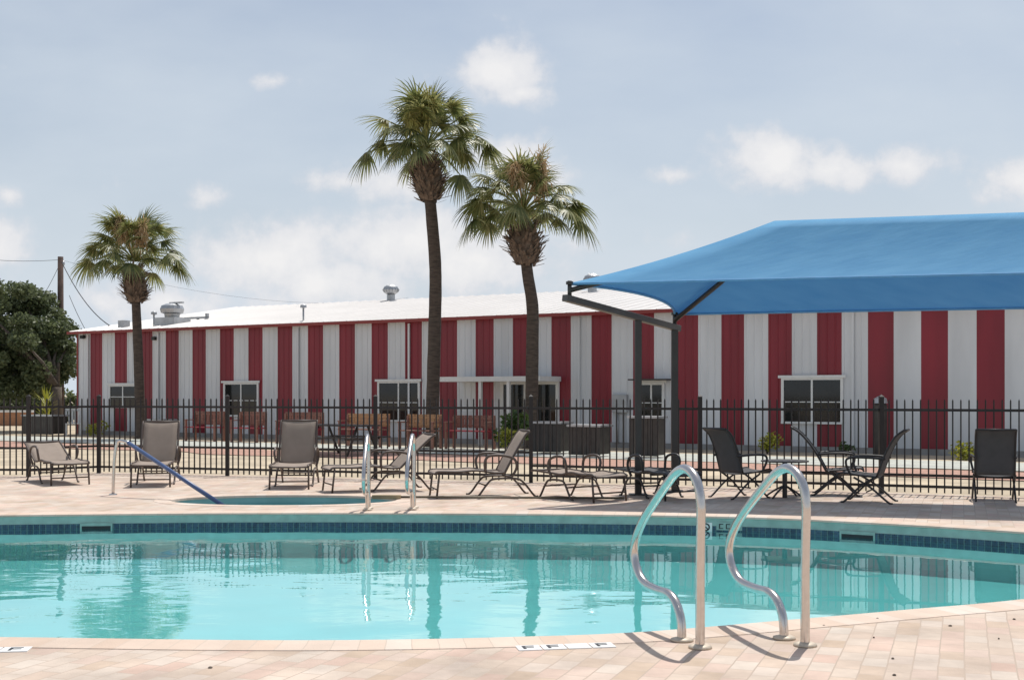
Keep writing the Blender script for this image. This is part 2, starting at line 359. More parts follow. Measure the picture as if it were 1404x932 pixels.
def sheet(name, outer, holes, z, m):
    loops = [[Vector((p[0],p[1],z)) for p in outer]] + [[Vector((p[0],p[1],z)) for p in h] for h in holes]
    tris = tessellate_polygon(loops); flat = [p for l in loops for p in l]
    bm = bmesh.new(); vs_ = [bm.verts.new(p) for p in flat]
    for t in tris:
        try: bm.faces.new([vs_[i] for i in t])
        except ValueError: pass
    bmesh.ops.recalc_face_normals(bm, faces=bm.faces[:])
    if sum(f.normal.z for f in bm.faces) < 0: bmesh.ops.reverse_faces(bm, faces=bm.faces[:])
    me = bpy.data.meshes.new(name); bm.to_mesh(me); bm.free(); me.materials.append(m)
    o = bpy.data.objects.new(name, me); C.objects.link(o); return struct(o)
deck_far = [(x, y+.18) for x, y in fpts]
deck_outer = [(-30,-6),(22,-6),(22,11)] + deck_far[::-1] + [(-30,21.6)]
pool_out = offs(pool, .30); spa_out = offs(spa, .22)
sheet('pool_deck', deck_outer, [[(p.x,p.y) for p in pool_out],[(p.x,p.y) for p in spa_out]], 0, M['paver'])
inner = [(x, y-.25) for x, y in deck_far]
sheet('ground', [(-900,-300),(900,-300),(900,1500),(-900,1500)], [[(-29.8,-5.8),(21.8,-5.8),(21.8,10.8)]+inner[::-1]+[(-29.8,21.3)]], -.03, M['soil'])
def strip(name, curve, sections, m, width_uv=True, smooth=False):
    """sections: list of (outward offset, z)"""
    n = len(curve); bm = bmesh.new(); uv = bm.loops.layers.uv.new('UVMap')
    rows = []
    for o_, z in sections:
        c = offs(curve, o_) if o_ else curve
        rows.append([bm.verts.new((p.x,p.y,z)) for p in c])
    L_ = [0]
    for i in range(n): L_.append(L_[-1]+(curve[(i+1)%n]-curve[i]).length)
    acc_ = [0]
    for j in range(1, len(sections)): acc_.append(acc_[-1]+math.hypot(sections[j][0]-sections[j-1][0], sections[j][1]-sections[j-1][1]))
    for j in range(len(rows)-1):
        for i in range(n):
            k = (i+1)%n
            f = bm.faces.new((rows[j][i],rows[j][k],rows[j+1][k],rows[j+1][i]))
            for lp, q in zip(f.loops, ((L_[i],acc_[j]),(L_[i+1],acc_[j]),(L_[i+1],acc_[j+1]),(L_[i],acc_[j+1]))): lp[uv].uv = q
    return obj(name, bm, m, smooth=smooth)
struct(strip('pool_coping', pool, [(.305,-.004),(.300,.005),(.02,.006),(-.010,.0),(-.018,-.02)], M['coping']))
struct(strip('coping_face', pool, [(-.016,-.02),(0,-.03),(0,-.112)], M['coping_face']))
struct(strip('tile_band', pool, [(-.004,-.112),(-.004,-.235)], M['tile']))
WZ = -.175
FLZ = -.52
bm = bmesh.new()
def basin(bm, curve, zt, zb, fil=.12):
    rows = [[bm.verts.new((p.x,p.y,z)) for p in (offs(curve,o_) if o_ else curve)] for o_, z in ((0,zt),(0,zb+fil),(-.035,zb+.04),(-.12,zb))]
    n = len(curve)
    for j in range(3):
        for i in range(n): bm.faces.new((rows[j][i],rows[j][(i+1)%n],rows[j+1][(i+1)%n],rows[j+1][i])).smooth = False
    bm.faces.new(rows[-1])
basin(bm, pool, -.23, FLZ, .10); struct(obj('pool_basin', bm, M['plaster']))
bm = bmesh.new(); bm.faces.new([bm.verts.new((p.x,p.y,WZ)) for p in pool]); struct(obj('pool_water', bm, M['water']))
struct(strip('spa_coping', spa, [(.223,-.004),(.22,.004),(.02,.005),(-.012,.0),(-.018,-.03)], M['coping']))
bm = bmesh.new(); basin(bm, spa, -.03, -.75, .1); struct(obj('spa_basin', bm, M['spa_plaster']))
bm = bmesh.new(); bm.faces.new([bm.verts.new((p.x,p.y,-.11)) for p in spa]); struct(obj('spa_water', bm, M['spawater']))

# depth markings and skimmers
def ground_patch(name, px0, px1, py0, py1, z=.004):
    pass
def marker(a, b, wdt, label, glyphs=True):
    """white tiles let into the deck from point a to b"""
    t = thing('depth_marker', label, 'depth marker', (a.x,a.y,0), math.atan2(b.y-a.y, b.x-a.x))
    Ln = (b-a).length; n = max(2, int(round(Ln/.15)))
    bm = bmesh.new()
    for i in range(n):
        box(bm, i*Ln/n+.004, (i+1)*Ln/n-.004, -wdt/2, wdt/2, -.004, .006)
    obj('tile', bm, M['marker'], t, bevel=.001)
    for i in range(n):
        cx = (i+.5)*Ln/n
        if i % 3 == 2: continue
        bm = bmesh.new()
        # numeral and letter strokes, read from the water side
        box(bm, cx-.035, cx+.035, wdt*.22, wdt*.32, .006, .0075); box(bm, cx-.035, cx-.018, -wdt*.3, wdt*.22, .006, .0075)
        box(bm, cx-.018, cx+.03, -wdt*.05, wdt*.05, .006, .0075)
        obj('letter', bm, M['rubber'], t)
marker(G(708,889)+Vector((0,0,0)), G(842,884), .13, 'white marker tile row with dark lettering in deck left of grab rails')
marker(G(-40,892), G(42,890), .13, 'short white marker tiles in the deck at lower left of the pool')
def on_pool(px, side=1):  # nearest far-edge sample to a pixel column
    best = min((p for p in pool if p.y > 11), key=lambda p: abs(702+F_*p.x/p.y-px)); i = pool.index(best)
    t = (pool[(i+1)%len(pool)]-pool[i-1]).normalized(); return best, t
def skimmer(px, label, w_):
    p, t = on_pool(px); th = thing('skimmer', label, 'skimmer', (p.x,p.y,0), math.atan2(-t.y,-t.x))
    bm = bmesh.new(); box(bm, -w_/2, w_/2, -.012, .03, -.185, -.142); obj('mouth', bm, M['rubber'], th)  # solid black block stands in for the shaded hollow of the opening
    bm = bmesh.new()
    for a in ((-w_/2-.02,w_/2+.02,-.142,-.105),(-w_/2-.02,-w_/2,-.2,-.142),(w_/2,w_/2+.02,-.2,-.142)): box(bm, a[0],a[1],-.014,.01,a[2],a[3])
    obj('surround', bm, M['coping_face'], th)
skimmer(1183, 'dark skimmer opening in the far pool wall right of the grab rails', .36)
skimmer(140, 'dark skimmer opening in the far pool wall at the left', .34)
p, t_ = on_pool(982)
th = thing('wall_marker', 'small white tile with a round dark no diving mark on far pool wall', 'marker tile', (p.x,p.y,0), math.atan2(-t_.y,-t_.x))
bm = bmesh.new(); box(bm, -.075,.075,-.012,.02,-.185,-.075); obj('tile', bm, M['marker'], th)
bm = bmesh.new()
ring = [Vector((.042*math.cos(a), -.0145, -.128+.04*math.sin(a))) for a in [2*math.pi*k/20 for k in range(21)]]
tube(bm, ring, .009, 6); tube(bm, [(-.024,-.0145,-.102),(.024,-.0145,-.152)], .007, 6); obj('symbol', bm, M['rubber'], th)
p, t_ = on_pool(1006)
th = thing('wall_marker', 'pale tile with dark depth numerals right of the round mark on far pool wall', 'marker tile', (p.x,p.y,0), math.atan2(-t_.y,-t_.x))
bm = bmesh.new(); box(bm, -.15,.15,-.012,.02,-.16,-.07); obj('tile', bm, M['coping_face'], th)
for x in (-.1,-.02,.06):
    bm = bmesh.new()
    box(bm, x-.02,x+.03,-.0155,-.0125,-.095,-.085); box(bm, x-.02,x-.008,-.0155,-.0125,-.145,-.095); box(bm, x-.008,x+.03,-.0155,-.0125,-.145,-.135)
    obj('numeral', bm, M['rubber'], th)

# leaves and grit lying on the deck
bm = bmesh.new()
for k in range(9):
    px, py = random.choice([(random.uniform(1000,1400), random.uniform(845,930)), (random.uniform(0,1400), random.uniform(884,930))])
    p = G(px,py); s = random.uniform(.006,.016); a = random.uniform(0,6.28)
    lathe(bm, [(s*.6,.001),(s,.004),(s*.4,.009)], 6, (p.x,p.y,0))
o = obj('leaf_litter', bm, M['oakbark']); tag(o, 'tiny dark leaf bits and grit scattered on the near paving', 'litter', kind='stuff')

# ------------------------------------------------------------------ grab rails
rail_px = [(960,889),(960,850),(960,780),(961,715),(961,692),(958,668),(950,650),(939,642.5),(928,647),(917,660),(900,684),(883.5,710),(873,735),(869.5,757),(873.5,780),(884,799),(901,808.5),(917,814),(927,827),(933.5,850),(935,877)]
A0 = G(960,888); B0 = G(932,877); dr = (B0-A0)
def rail_pt(px, py):
    q = (px-702)/F_; k = (A0.x-q*A0.y)/(q*dr.y-dr.x); P = A0+dr*k; return P.x, P.y, CH+(HY-py)*P.y/F_
base3 = [Vector(rail_pt(*p)) for p in rail_px]
ux = Vector((dr.x,dr.y,0)).normalized()
prof = [Vector(((p-A0).dot(ux), 0, max(p.z,0))) for p in base3]
prof[0].z = 0; prof[-1].z = 0
def make_rail(label, loc, rz, sc=1):
    t = thing('grab_rail', label, 'grab rail', loc, rz, 'stainless grab rails at the pool edge')
    bm = bmesh.new(); tube(bm, crom([p*sc for p in prof], 5), .027, 16); obj('tube', bm, M['steel'], t)
    for x in (prof[0].x, prof[-1].x):
        bm = bmesh.new(); lathe(bm, [(.068,.001),(.066,.012),(.045,.020),(.027,.024)], 28, (x*sc,0,0)); obj('escutcheon', bm, M['esc'], t, smooth=True)
    return t
rz_ = math.atan2(ux.y, ux.x)
r1 = make_rail('bent stainless grab rail on the near deck, left one of the close pair', (A0.x,A0.y,.001), rz_)
A1 = G(1104,885)
dup(r1, (A1.x,A1.y,.001), rz_, 'bent stainless grab rail on the near deck, right one of the close pair')
pa, pb = G(503,700), G(566,699)
q1 = dup(r1, (pa.x,pa.y+.2,.012), math.radians(-88), 'distant grab rail seen end on at far pool edge, beside the reclining lounger seat')
q2 = dup(r1, (pb.x,pb.y+.2,.012), math.radians(-92), 'distant grab rail seen end on at far pool edge, right of its twin')

for q_ in (q1,q2): q_.scale = (.9,.9,.91)
# spa handrail
t = thing('spa_handrail', 'sloping spa handrail with a blue sleeve running down into the water', 'handrail', G(155,678))
o0 = G(155,678)
top = Q(161,604,17.86)-o0; end = Q(306,693,16.5)-o0; st = Q(176,607,17.75)-o0
bm = bmesh.new(); tube(bm, crom([(0,0,0),(top.x*.4-.01,0,.45),(top.x*.8,0,top.z-.06),(top.x+.05,-.02,top.z),st],5)+[], .022, 10); obj('tube', bm, M['steel'], t)
bm = bmesh.new(); tube(bm, [st, st+(end-st)*.5, end], .03, 10); obj('sleeve', bm, M['blue_sleeve'], t)
bm = bmesh.new(); lathe(bm, [(.06,0),(.058,.012),(.03,.02)], 16); obj('escutcheon', bm, M['steel'], t)

# pool brush pole on the deck
t = thing('pool_brush', 'long thin pool pole with tan brush head lying on the deck by the spa', 'pool brush', G(530,684))
o0 = G(530,684)
bm = bmesh.new(); box(bm, -.20,.20,-.05,.05,.005,.06); obj('head', bm, M['tan'], t, bevel=.012)
e = G(856,685.5)-o0; bm = bmesh.new(); tube(bm, [(.19,0,.03),(.6,-.01,.03),(e.x,e.y,.03)], .016, 8); obj('pole', bm, M['pole'], t)

# ------------------------------------------------------------------ fence
fz = 1.38
def fence_run(pts, label, midh, skip_first=False):
    a = Vector((*pts[0],0)); t = thing('metal_fence', label, 'fence', a)
    for i, p in enumerate(pts):
        if skip_first and i == 0: continue
        p = Vector((*p,0))-a; bm = bmesh.new(); box(bm, p.x-.032,p.x+.032,p.y-.032,p.y+.032,-.02,fz+.03)
        v = [bm.verts.new((p.x+sx*.036,p.y+sy*.036,fz+.03)) for sx,sy in ((-1,-1),(1,-1),(1,1),(-1,1))]; tp = bm.verts.new((p.x,p.y,fz+.065))
        for k in range(4): bm.faces.new((v[k],v[(k+1)%4],tp))
        bm.faces.new(v); obj('post', bm, M['fence'], t)
    for i in range(len(pts)-1):
        p, q = Vector((*pts[i],0))-a, Vector((*pts[i+1],0))-a; u = (q-p); Ln = u.length; u.normalize()
        Mx = Matrix.Translation(p) @ Matrix.Rotation(math.atan2(u.y,u.x),4,'Z')
        for h, nm in ((fz-.16,'top_rail'),(midh,'middle_rail'),(.12,'bottom_rail')):
            bm = bmesh.new(); box(bm, .034, Ln-.034, -.018,.018,h-.02,h+.018,Mx); obj(nm, bm, M['fence'], t)
        n = int(Ln/.108); bm = bmesh.new()
        for k in range(1, n):
            x = k*Ln/n; box(bm, x-.0095,x+.0095,-.0095,.0095,.03,fz-.03,Mx)
            b4 = [bm.verts.new(Mx@Vector((x+sx*.0095,sy*.0095,fz-.03))) for sx,sy in ((-1,-1),(1,-1),(1,1),(-1,1))]; tp = bm.verts.new(Mx@Vector((x,0,fz)))
            for j in range(4): bm.faces.new((b4[j],b4[(j+1)%4],tp))
        obj('picket_panel', bm, M['fence'], t)
fence_run(fpts[0:3], 'black picket fence run at far left in front of the oak', .50)
fence_run(fpts[2:4], 'short angled section of black picket fence behind the lowest lounger', .50, True)
fence_run(fpts[3:7], 'black picket fence run behind the spa and tan loungers', .50, True)
fence_run(fpts[6:12], 'black picket fence run behind the blue shade canopy and shade-darkened chairs', .28, True)

# ------------------------------------------------------------------ shade canopy
def build_canopy():
    t = thing('shade_canopy', 'big blue fabric shade canopy on bronze posts over the deck', 'canopy', (2.41,18.3,0))
    o0 = Vector((2.41,18.3,0))
    A = Q(781,388,16.85); B = Q(925,430,18.45); An = Q(1404,378,15.4); Bn = Q(1404,422,17.2)
    du = (An-A); A2 = A+du*1.95; B2 = B+(Bn-B)*1.78; A2.z = A.z; B2.z = B.z
    P1 = Q(1062,303,17.05); P1.z = 3.83; R = Q(1404,293,16.25); P2 = P1+(R-P1)*1.9; P2.z = 3.83
    n = 16
    def edge(a, b, inward, sag, k=n):
        pts = []
        for i in range(k+1):
            s = i/k; c = 4*s*(1-s); pts.append(a.lerp(b, s)+inward*c*sag+Vector((0,0,c*sag*.12)))
        return pts
    near_e = edge(A, A2, (P1-A).cross(Vector((0,0,1))).normalized()*0+Vector((0.1,1,0)), .04)
    far_e = edge(B, B2, Vector((-.2,-1,0)), .04)
    left_e = edge(A, B, Vector((1,.1,0)), .38)
    right_e = edge(A2, B2, Vector((-1,-.1,0)), .38)
    ridge = [P1.lerp(P2, i/n) for i in range(n+1)]
    bm = bmesh.new()
    def patch(e0, e1, rows=10, curve=.10):
        g = []
        for j in range(rows+1):
            s = j/rows; row = []
            for i in range(len(e0)):
                p = e0[i].lerp(e1[i], s); p = p+Vector((0,0,-curve*4*s*(1-s)*.6)); row.append(bm.verts.new(p-o0))
            g.append(row)
        for j in range(rows):
            for i in range(len(e0)-1):
                bm.faces.new((g[j][i],g[j][i+1],g[j+1][i+1],g[j+1][i])).smooth = True
    patch(near_e, ridge); patch(far_e, ridge)
    patch(left_e, [P1]*(n+1)); patch(right_e, [P2]*(n+1))
    bmesh.ops.remove_doubles(bm, verts=bm.verts[:], dist=.003)
    o = obj('cloth', bm, M['cloth'], t); 
    # seams and edge cable hem
    for e in (near_e, far_e, left_e, right_e):
        bm = bmesh.new(); tube(bm, [p-o0-Vector((0,0,.012)) for p in e], .018, 6); obj('hem', bm, M['hem'], t)
    # steel: side beams with posts
    def side(a, b, s0, s1, lo_a, lo_b, col=None):
        if col: q = (col-702)/F_; s0 = (q*a.y-a.x)/((b.x-a.x)-q*(b.y-a.y))
        a1, b1 = a.copy(), b.copy(); a1.z = lo_a; b1.z = lo_b
        ext = (a1-b1).normalized()*.10
        bm = bmesh.new(); d = (b1-a1).normalized(); Ln = (b1-a1).length+.2
        Mx = Matrix.Translation(a1+ext-o0) @ d.to_track_quat('X','Z').to_matrix().to_4x4()
        box(bm, 0, Ln, -.05,.05,-.045,.045,Mx); obj('beam', bm, M['beam'], t, bevel=.008)
        for q, z in ((a,lo_a),(b,lo_b)):
            bm = bmesh.new(); tube(bm, [Vector((q.x,q.y,z))-o0, q-o0+Vector((0,0,.03))], .03, 10)
            lathe(bm, [(.05,-.02),(.05,.02)], 12, q-o0); obj('corner_strut', bm, M['post'], t)
        for s, r in ((s0,.048),(s1,.048)):
            p = a1.lerp(b1, s); zt = p.z-.04
            bm = bmesh.new(); box(bm, p.x-o0.x-r,p.x-o0.x+r,p.y-o0.y-r,p.y-o0.y+r,0,zt); obj('post', bm, M['post'], t, bevel=.006)
            bm = bmesh.new(); box(bm, p.x-o0.x-.13,p.x-o0.x+.13,p.y-o0.y-.13,p.y-o0.y+.13,0,.015); obj('base_plate', bm, M['post'], t)
    la = Q(775,410,16.85).z; lb = Q(925,449,18.45).z
    side(A, B, .70, 1.0, la, lb, 875); side(A2, B2, .70, 1.0, la, lb)
    # hip and ridge rafters under the cloth
    for a, b in ((B,P1),(A,P1),(A2,P2),(B2,P2),(P1,P2)):
        bm = bmesh.new(); dz = Vector((0,0,-.10)); mid = a.lerp(b,.5)+dz+Vector((0,0,-.07))
        tube(bm, [a+dz-o0, mid-o0, b+dz-o0], .035, 10); obj('rafter', bm, M['post'], t)
build_canopy()

# ------------------------------------------------------------------ loungers and chairs
def make_lounger(label, foot, ang, back_deg, length=1.78, dark=False):
    """foot = ground point under the foot end; local +x runs from foot to head"""
    t = thing('sun_lounger', label, 'sun lounger', (foot[0],foot[1],.001), ang, 'sling sun loungers on the pool deck')
    fm = M['shaded_frame'] if dark else M['frame']; sm = M['shaded_sling'] if dark else M['sling']  # dark set: same lounger with canopy shade painted into the materials
    W = .29; h = .37; piv = length*.60; bl = length-piv; a = math.radians(back_deg)
    seat = crom([(0,0,h-.03),(.06,0,h),(piv*.35,0,h-.005),(piv*.6,0,h+.01),(piv*.85,0,h-.025),(piv,0,h-.02)],4)
    bk = crom([(piv,0,h-.02),(piv+bl*.35*math.cos(a),0,h-.02+bl*.35*math.sin(a)),(piv+bl*.85*math.cos(a)+.02*math.sin(a),0,h-.02+bl*.85*math.sin(a)),(piv+bl*math.cos(a)+.05*math.sin(a),0,h-.02+bl*math.sin(a)-.01)],5)
    def sheet_(line, nm, sag):
        bm = bmesh.new(); rows = []
        for p in line:
            row = []
            for k in range(7):
                s = k/6; y = -W+.02+(2*W-.04)*s; row.append(bm.verts.new((p.x,y,p.z-sag*4*s*(1-s))))
            rows.append(row)
        for i in range(len(rows)-1):
            for k in range(6): bm.faces.new((rows[i][k],rows[i][k+1],rows[i+1][k+1],rows[i+1][k])).smooth = True
        o = obj(nm, bm, sm, t); so_ = o.modifiers.new('thick','SOLIDIFY'); so_.thickness = .006; return o
    sheet_(seat, 'seat', .018); sheet_(bk, 'backrest', .015)
    bm = bmesh.new()
    for y in (-W, W): tube(bm, [(p.x,y,p.z) for p in seat], .016, 8)
    for x in (seat[0].x, piv*.5): tube(bm, [(x,-W,h-.035),(x,W,h-.035)], .013, 8)
    obj('seat_frame', bm, fm, t)
    bm = bmesh.new()
    for y in (-W, W): tube(bm, [(p.x,y,p.z) for p in bk], .016, 8)
    tube(bm, [(bk[-1].x,-W,bk[-1].z),(bk[-1].x,W,bk[-1].z)], .016, 8); obj('back_frame', bm, fm, t)
    for y in (-W, W):
        bm = bmesh.new(); tube(bm, [(.06,y,h-.02),(.02,y*1.02,0)], .015, 8); obj('leg', bm, fm, t)
        bm = bmesh.new(); tube(bm, crom([(piv*.55,y,.008),(piv*.62,y,.03),(piv*.75,y,.2),(piv*.85,y,h-.11),(piv*1.15,y,h-.11),(piv*1.27,y,.2),(piv*1.42,y,.02),(piv*1.48,y,.008)],4), .015, 8); obj('leg', bm, fm, t)
        bm = bmesh.new(); y2 = y*1.1
        tube(bm, crom([(piv*.72,y,h-.02),(piv*.70,y2,h+.12),(piv*.76,y2,h+.21),(piv*.95,y2,h+.22),(piv*1.12,y2,h+.17),(piv*1.16,y2,h+.05),(piv*1.1,y,h-.08)],4), .019, 8); obj('armrest', bm, fm, t)
    for x in (.03, piv*.72, piv*1.29):
        bm = bmesh.new(); z = .12 if x < .1 else .17; tube(bm, [(x,-W,z),(x,W,z)], .011, 8); obj('crossbar', bm, fm, t)
    return t
R = math.radians
f1 = G(97,665); make_lounger('tan lounger at far left with its back laid low', f1, R(125), 24)
f2 = G(206,668); make_lounger('tan lounger facing the pool, right of the low one and left of the spa', f2, R(99), 66)
f3 = G(396,671); make_lounger('tan lounger squarely facing the camera behind the spa', f3, R(93), 72)
f4 = G(447,674); make_lounger('tan lounger seen sideways between the two distant grab rails', f4, R(22), 44)
f5 = G(592,681); make_lounger('tan lounger seen sideways right of the distant grab rails, back steeply raised', f5, R(13), 62, 1.66)
f6 = G(838,688); make_lounger('tan lounger lying flat beside the canopy post', f6, R(128), 3, 1.35)
f7 = G(938,686); make_lounger('shade-darkened tan lounger lying flat in the shade just right of the canopy post', f7, R(118), 3, 1.3, True)

def make_chair(label, loc, ang, lean=18):
    """faces local +x"""
    t = thing('sling_chair', label, 'chair', (loc[0],loc[1],.001), ang, 'high backed shade-darkened sling chairs under the canopy')
    fm, sm = M['shaded_frame'], M['shaded_sling']; W = .27; h = .40; a = R(lean)
    seat = crom([(.56,0,h-.03),(.50,0,h+.02),(.25,0,h-.01),(0,0,h-.03)],4)
    bk = crom([(0,0,h-.03),(-.30*math.sin(a),0,h+.28),(-.60*math.sin(a)-.02,0,h+.52),(-.72*math.sin(a)-.10,0,h+.62)],4)
    for line, nm in ((seat,'seat'),(bk,'backrest')):
        bm = bmesh.new(); rows = []
        for p in line:
            rows.append([bm.verts.new((p.x,-W+.01+(2*W-.02)*k/6,p.z-(.02*4*(k/6)*(1-k/6) if nm=='seat' else 0))) for k in range(7)])
        for i in range(len(rows)-1):
            for k in range(6): bm.faces.new((rows[i][k],rows[i][k+1],rows[i+1][k+1],rows[i+1][k])).smooth = True
        o = obj(nm, bm, sm, t); so_ = o.modifiers.new('thick','SOLIDIFY'); so_.thickness = .008
    bm = bmesh.new()
    for y in (-W,W): tube(bm, [(p.x,y,p.z) for p in seat], .015, 8); tube(bm, [(p.x,y,p.z) for p in bk], .016, 8)
    tube(bm, [(bk[-1].x,-W,bk[-1].z),(bk[-1].x,W,bk[-1].z)], .018, 8); obj('seat_frame', bm, fm, t)
    for y in (-W,W):
        bm = bmesh.new(); tube(bm, crom([(.50,y*1.04,.008),(.44,y*1.04,.03),(.22,y*1.04,.24),(.02,y*1.04,h-.03)],4), .015, 8); obj('leg', bm, fm, t)
        bm = bmesh.new(); tube(bm, crom([(-.22,y,.008),(-.15,y,.03),(.08,y,.22),(.32,y,h-.04)],4), .015, 8); obj('leg', bm, fm, t)
        bm = bmesh.new(); y2 = y*1.12; tube(bm, crom([(.36,y,h-.01),(.42,y2,h+.14),(.38,y2,h+.23),(.1,y2,h+.24),(-.12,y,h+.22)],4), .017, 8); obj('armrest', bm, fm, t)
    bm = bmesh.new(); tube(bm, [(.14,-W,.16),(.14,W,.16)], .011, 8); obj('crossbar', bm, fm, t)
    t.scale = (.93,.93,.95)
    return t
def gp(px, d): return ((px-702)*d/F_, d)
make_chair('shade-darkened sling chair turned away, left of the small round table', gp(1003,17.3), R(28))
make_chair('shade-darkened sling chair seen edge on, just right of the small round table', gp(1133,17.9), R(-15), 36)
make_chair('shade-darkened sling chair turned left, front chair of the overlapping two', gp(1206,16.6), R(155), 22)
make_chair('shade-darkened sling chair seen squarely from behind at far right', gp(1364,16.8), R(73), 12)
tx, ty = gp(1076,17.35)
t = thing('side_table', 'small dark round patio table between the sling chairs', 'table', (tx,ty,.001))
bm = bmesh.new(); lathe(bm, [(.30,.50),(.33,.505),(.33,.52),(.30,.525)], 32); obj('tabletop', bm, M['shaded_frame'], t)
bm = bmesh.new(); lathe(bm, [(.035,.0),(.035,.499)], 12); obj('pedestal', bm, M['shaded_frame'], t)
for k in range(4):
    a = R(45+90*k); bm = bmesh.new(); tube(bm, crom([(0.03*math.cos(a),.03*math.sin(a),.16),(.16*math.cos(a),.16*math.sin(a),.10),(.30*math.cos(a),.30*math.sin(a),.012)],5), .014, 8); obj('leg', bm, M['shaded_frame'], t)

# ------------------------------------------------------------------ building
FO = Vector((-15.96,45.6,0)); FE = Vector((11.93,28.9,0)); FU = (FE-FO).normalized(); FN = Vector((-FU.y, FU.x, 0))   # FN points away
if FN.y < 0: FN = -FN
def fm(px):
    q = (px-702)/F_; return (q*FO.y-FO.x)/(FU.x-q*FU.y)
def fd(m): return FO.y+FU.y*m
def fh(py, m): return CH+(HY-py)*fd(m)/F_
LEN = 41.0; EH = 3.70; DEP = 17.0; RH = 5.15
bld = thing('striped_building', 'long low metal building with red and white vertical stripes and white roof', 'building', FO, math.atan2(FU.y,FU.x))
# local frame: x along facade, y away from the camera, z up
ribs = []
x = 0; pitch = .305; m0 = .667-1.283*2
edges = [0.0, LEN]
for i in range(-1, 40):
    for e in (.667+1.283*i, .667+1.283*i+.63):
        if .05 < e < LEN-.05: edges.append(e)
def is_red(x): return ((x-.667) % 1.283) < .63 and x > .60
k = 0; cuts = []
while k*pitch/1 < LEN:
    r0 = k*.2138+.05
    if r0+.05 > LEN: break
    cuts.append((r0,0)); cuts.append((r0+.012,-.015)); cuts.append((r0+.032,-.015)); cuts.append((r0+.044,0)); k += 1
for e in edges: cuts.append((e,None))
cuts.sort(key=lambda c: c[0])
line = []; last = 0
for c in cuts:
    y = c[1]
    if y is None:
        # interpolate between neighbours
        prev = [q for q in cuts if q[0] <= c[0] and q[1] is not None]; nxt = [q for q in cuts if q[0] >= c[0] and q[1] is not None]
        if prev and nxt and nxt[0][0] != prev[-1][0]:
            s = (c[0]-prev[-1][0])/(nxt[0][0]-prev[-1][0]); y = prev[-1][1]*(1-s)+nxt[0][1]*s
        else: y = 0
    line.append((c[0], y))
bm = bmesh.new(); lo = [bm.verts.new((x,y,.12)) for x,y in line]; hi = [bm.verts.new((x,y,EH)) for x,y in line]
for i in range(len(line)-1):
    if line[i+1][0]-line[i][0] < 1e-5: continue
    f = bm.faces.new((lo[i],lo[i+1],hi[i+1],hi[i])); f.material_index = 1 if is_red((line[i][0]+line[i+1][0])/2) else 0
obj('wall', bm, [M['white'],M['red']], bld)
bm = bmesh.new(); box(bm, .02, LEN, .03, DEP, -.05, EH-.02); 
for x_ in (.02, LEN):
    quad(bm, [(x_,.03,EH-.02),(x_,DEP,EH-.02),(x_,DEP/2,RH-.06)])
obj('wall', bm, M['white'], bld)
bm = bmesh.new(); box(bm, -.05, LEN+.05, -.03, .02, -.05, .12); obj('foundation', bm, M['foundation'], bld)
bm = bmesh.new()
# roof sheets with standing seams
n = 90
for side_ in (0,1):
    y0, y1 = (-.25, DEP/2) if side_ == 0 else (DEP+.25, DEP/2)
    quad(bm, [(-.25,y0,EH+.02),(LEN+.25,y0,EH+.02),(LEN+.25,y1,RH),(-.25,y1,RH)])
    for k in range(n):
        xx = -.2+k*(LEN+.4)/n
        v = [(xx,y0,EH+.022),(xx+.03,y0,EH+.05),(xx+.06,y0,EH+.022)]; w_ = [(xx,y1,RH+.002),(xx+.03,y1,RH+.03),(xx+.06,y1,RH+.002)]
        quad(bm, [v[0],v[1],w_[1],w_[0]]); quad(bm, [v[1],v[2],w_[2],w_[1]])
obj('roof', bm, M['roof'], bld)
bm = bmesh.new(); box(bm, -.27, LEN+.27, -.29, -.255, EH-.07, EH+.03); obj('fascia', bm, M['redtrim'], bld)
bm = bmesh.new(); box(bm, -.03,.04,-.04,-.024,.0,EH-.07); obj('corner_trim', bm, M['redtrim'], bld)
def window(px0, px1, py0, py1, label=None, awn=False, cols=2):
    m0, m1 = fm(px0), fm(px1); mc = (m0+m1)/2; z1, z0 = fh(py0, mc), fh(py1, mc)
    bm = bmesh.new(); t_ = .07
    box(bm, m0,m1,-.07,-.025,z1-t_,z1); box(bm, m0,m1,-.085,-.025,z0,z0+t_*.8); box(bm, m0,m0+t_,-.07,-.025,z0+t_*.8,z1-t_); box(bm, m1-t_,m1,-.07,-.025,z0+t_*.8,z1-t_)
    box(bm, m0-.07,m1+.07,-.10,-.072,z1-.02,z1+.05)
    w_ = obj('window', bm, M['trim'], bld)
    bm = bmesh.new(); box(bm, m0+t_,m1-t_,-.04,-.03,z0+t_*.8,z1-t_); obj('pane', bm, M['glass'], w_)
    bm = bmesh.new()
    for c_ in range(1, cols): xx = m0+(m1-m0)*c_/cols; box(bm, xx-.025,xx+.025,-.06,-.041,z0+t_*.8,z1-t_)
    zz = z0+(z1-z0)*.47; box(bm, m0+t_,m1-t_,-.055,-.042,zz-.012,zz+.012)
    obj('mullion', bm, M['trim'], w_)
    if awn:
        bm = bmesh.new(); box(bm, m0-.1,m1+.25,-.5,-.03,z1+.05,z1+.09); obj('awning', bm, M['planter'], w_)
window(151,189,527,559); window(308,356,524,571); window(519,577,522,578); window(876,912,524,577,awn=True); window(1072,1157,517,581)
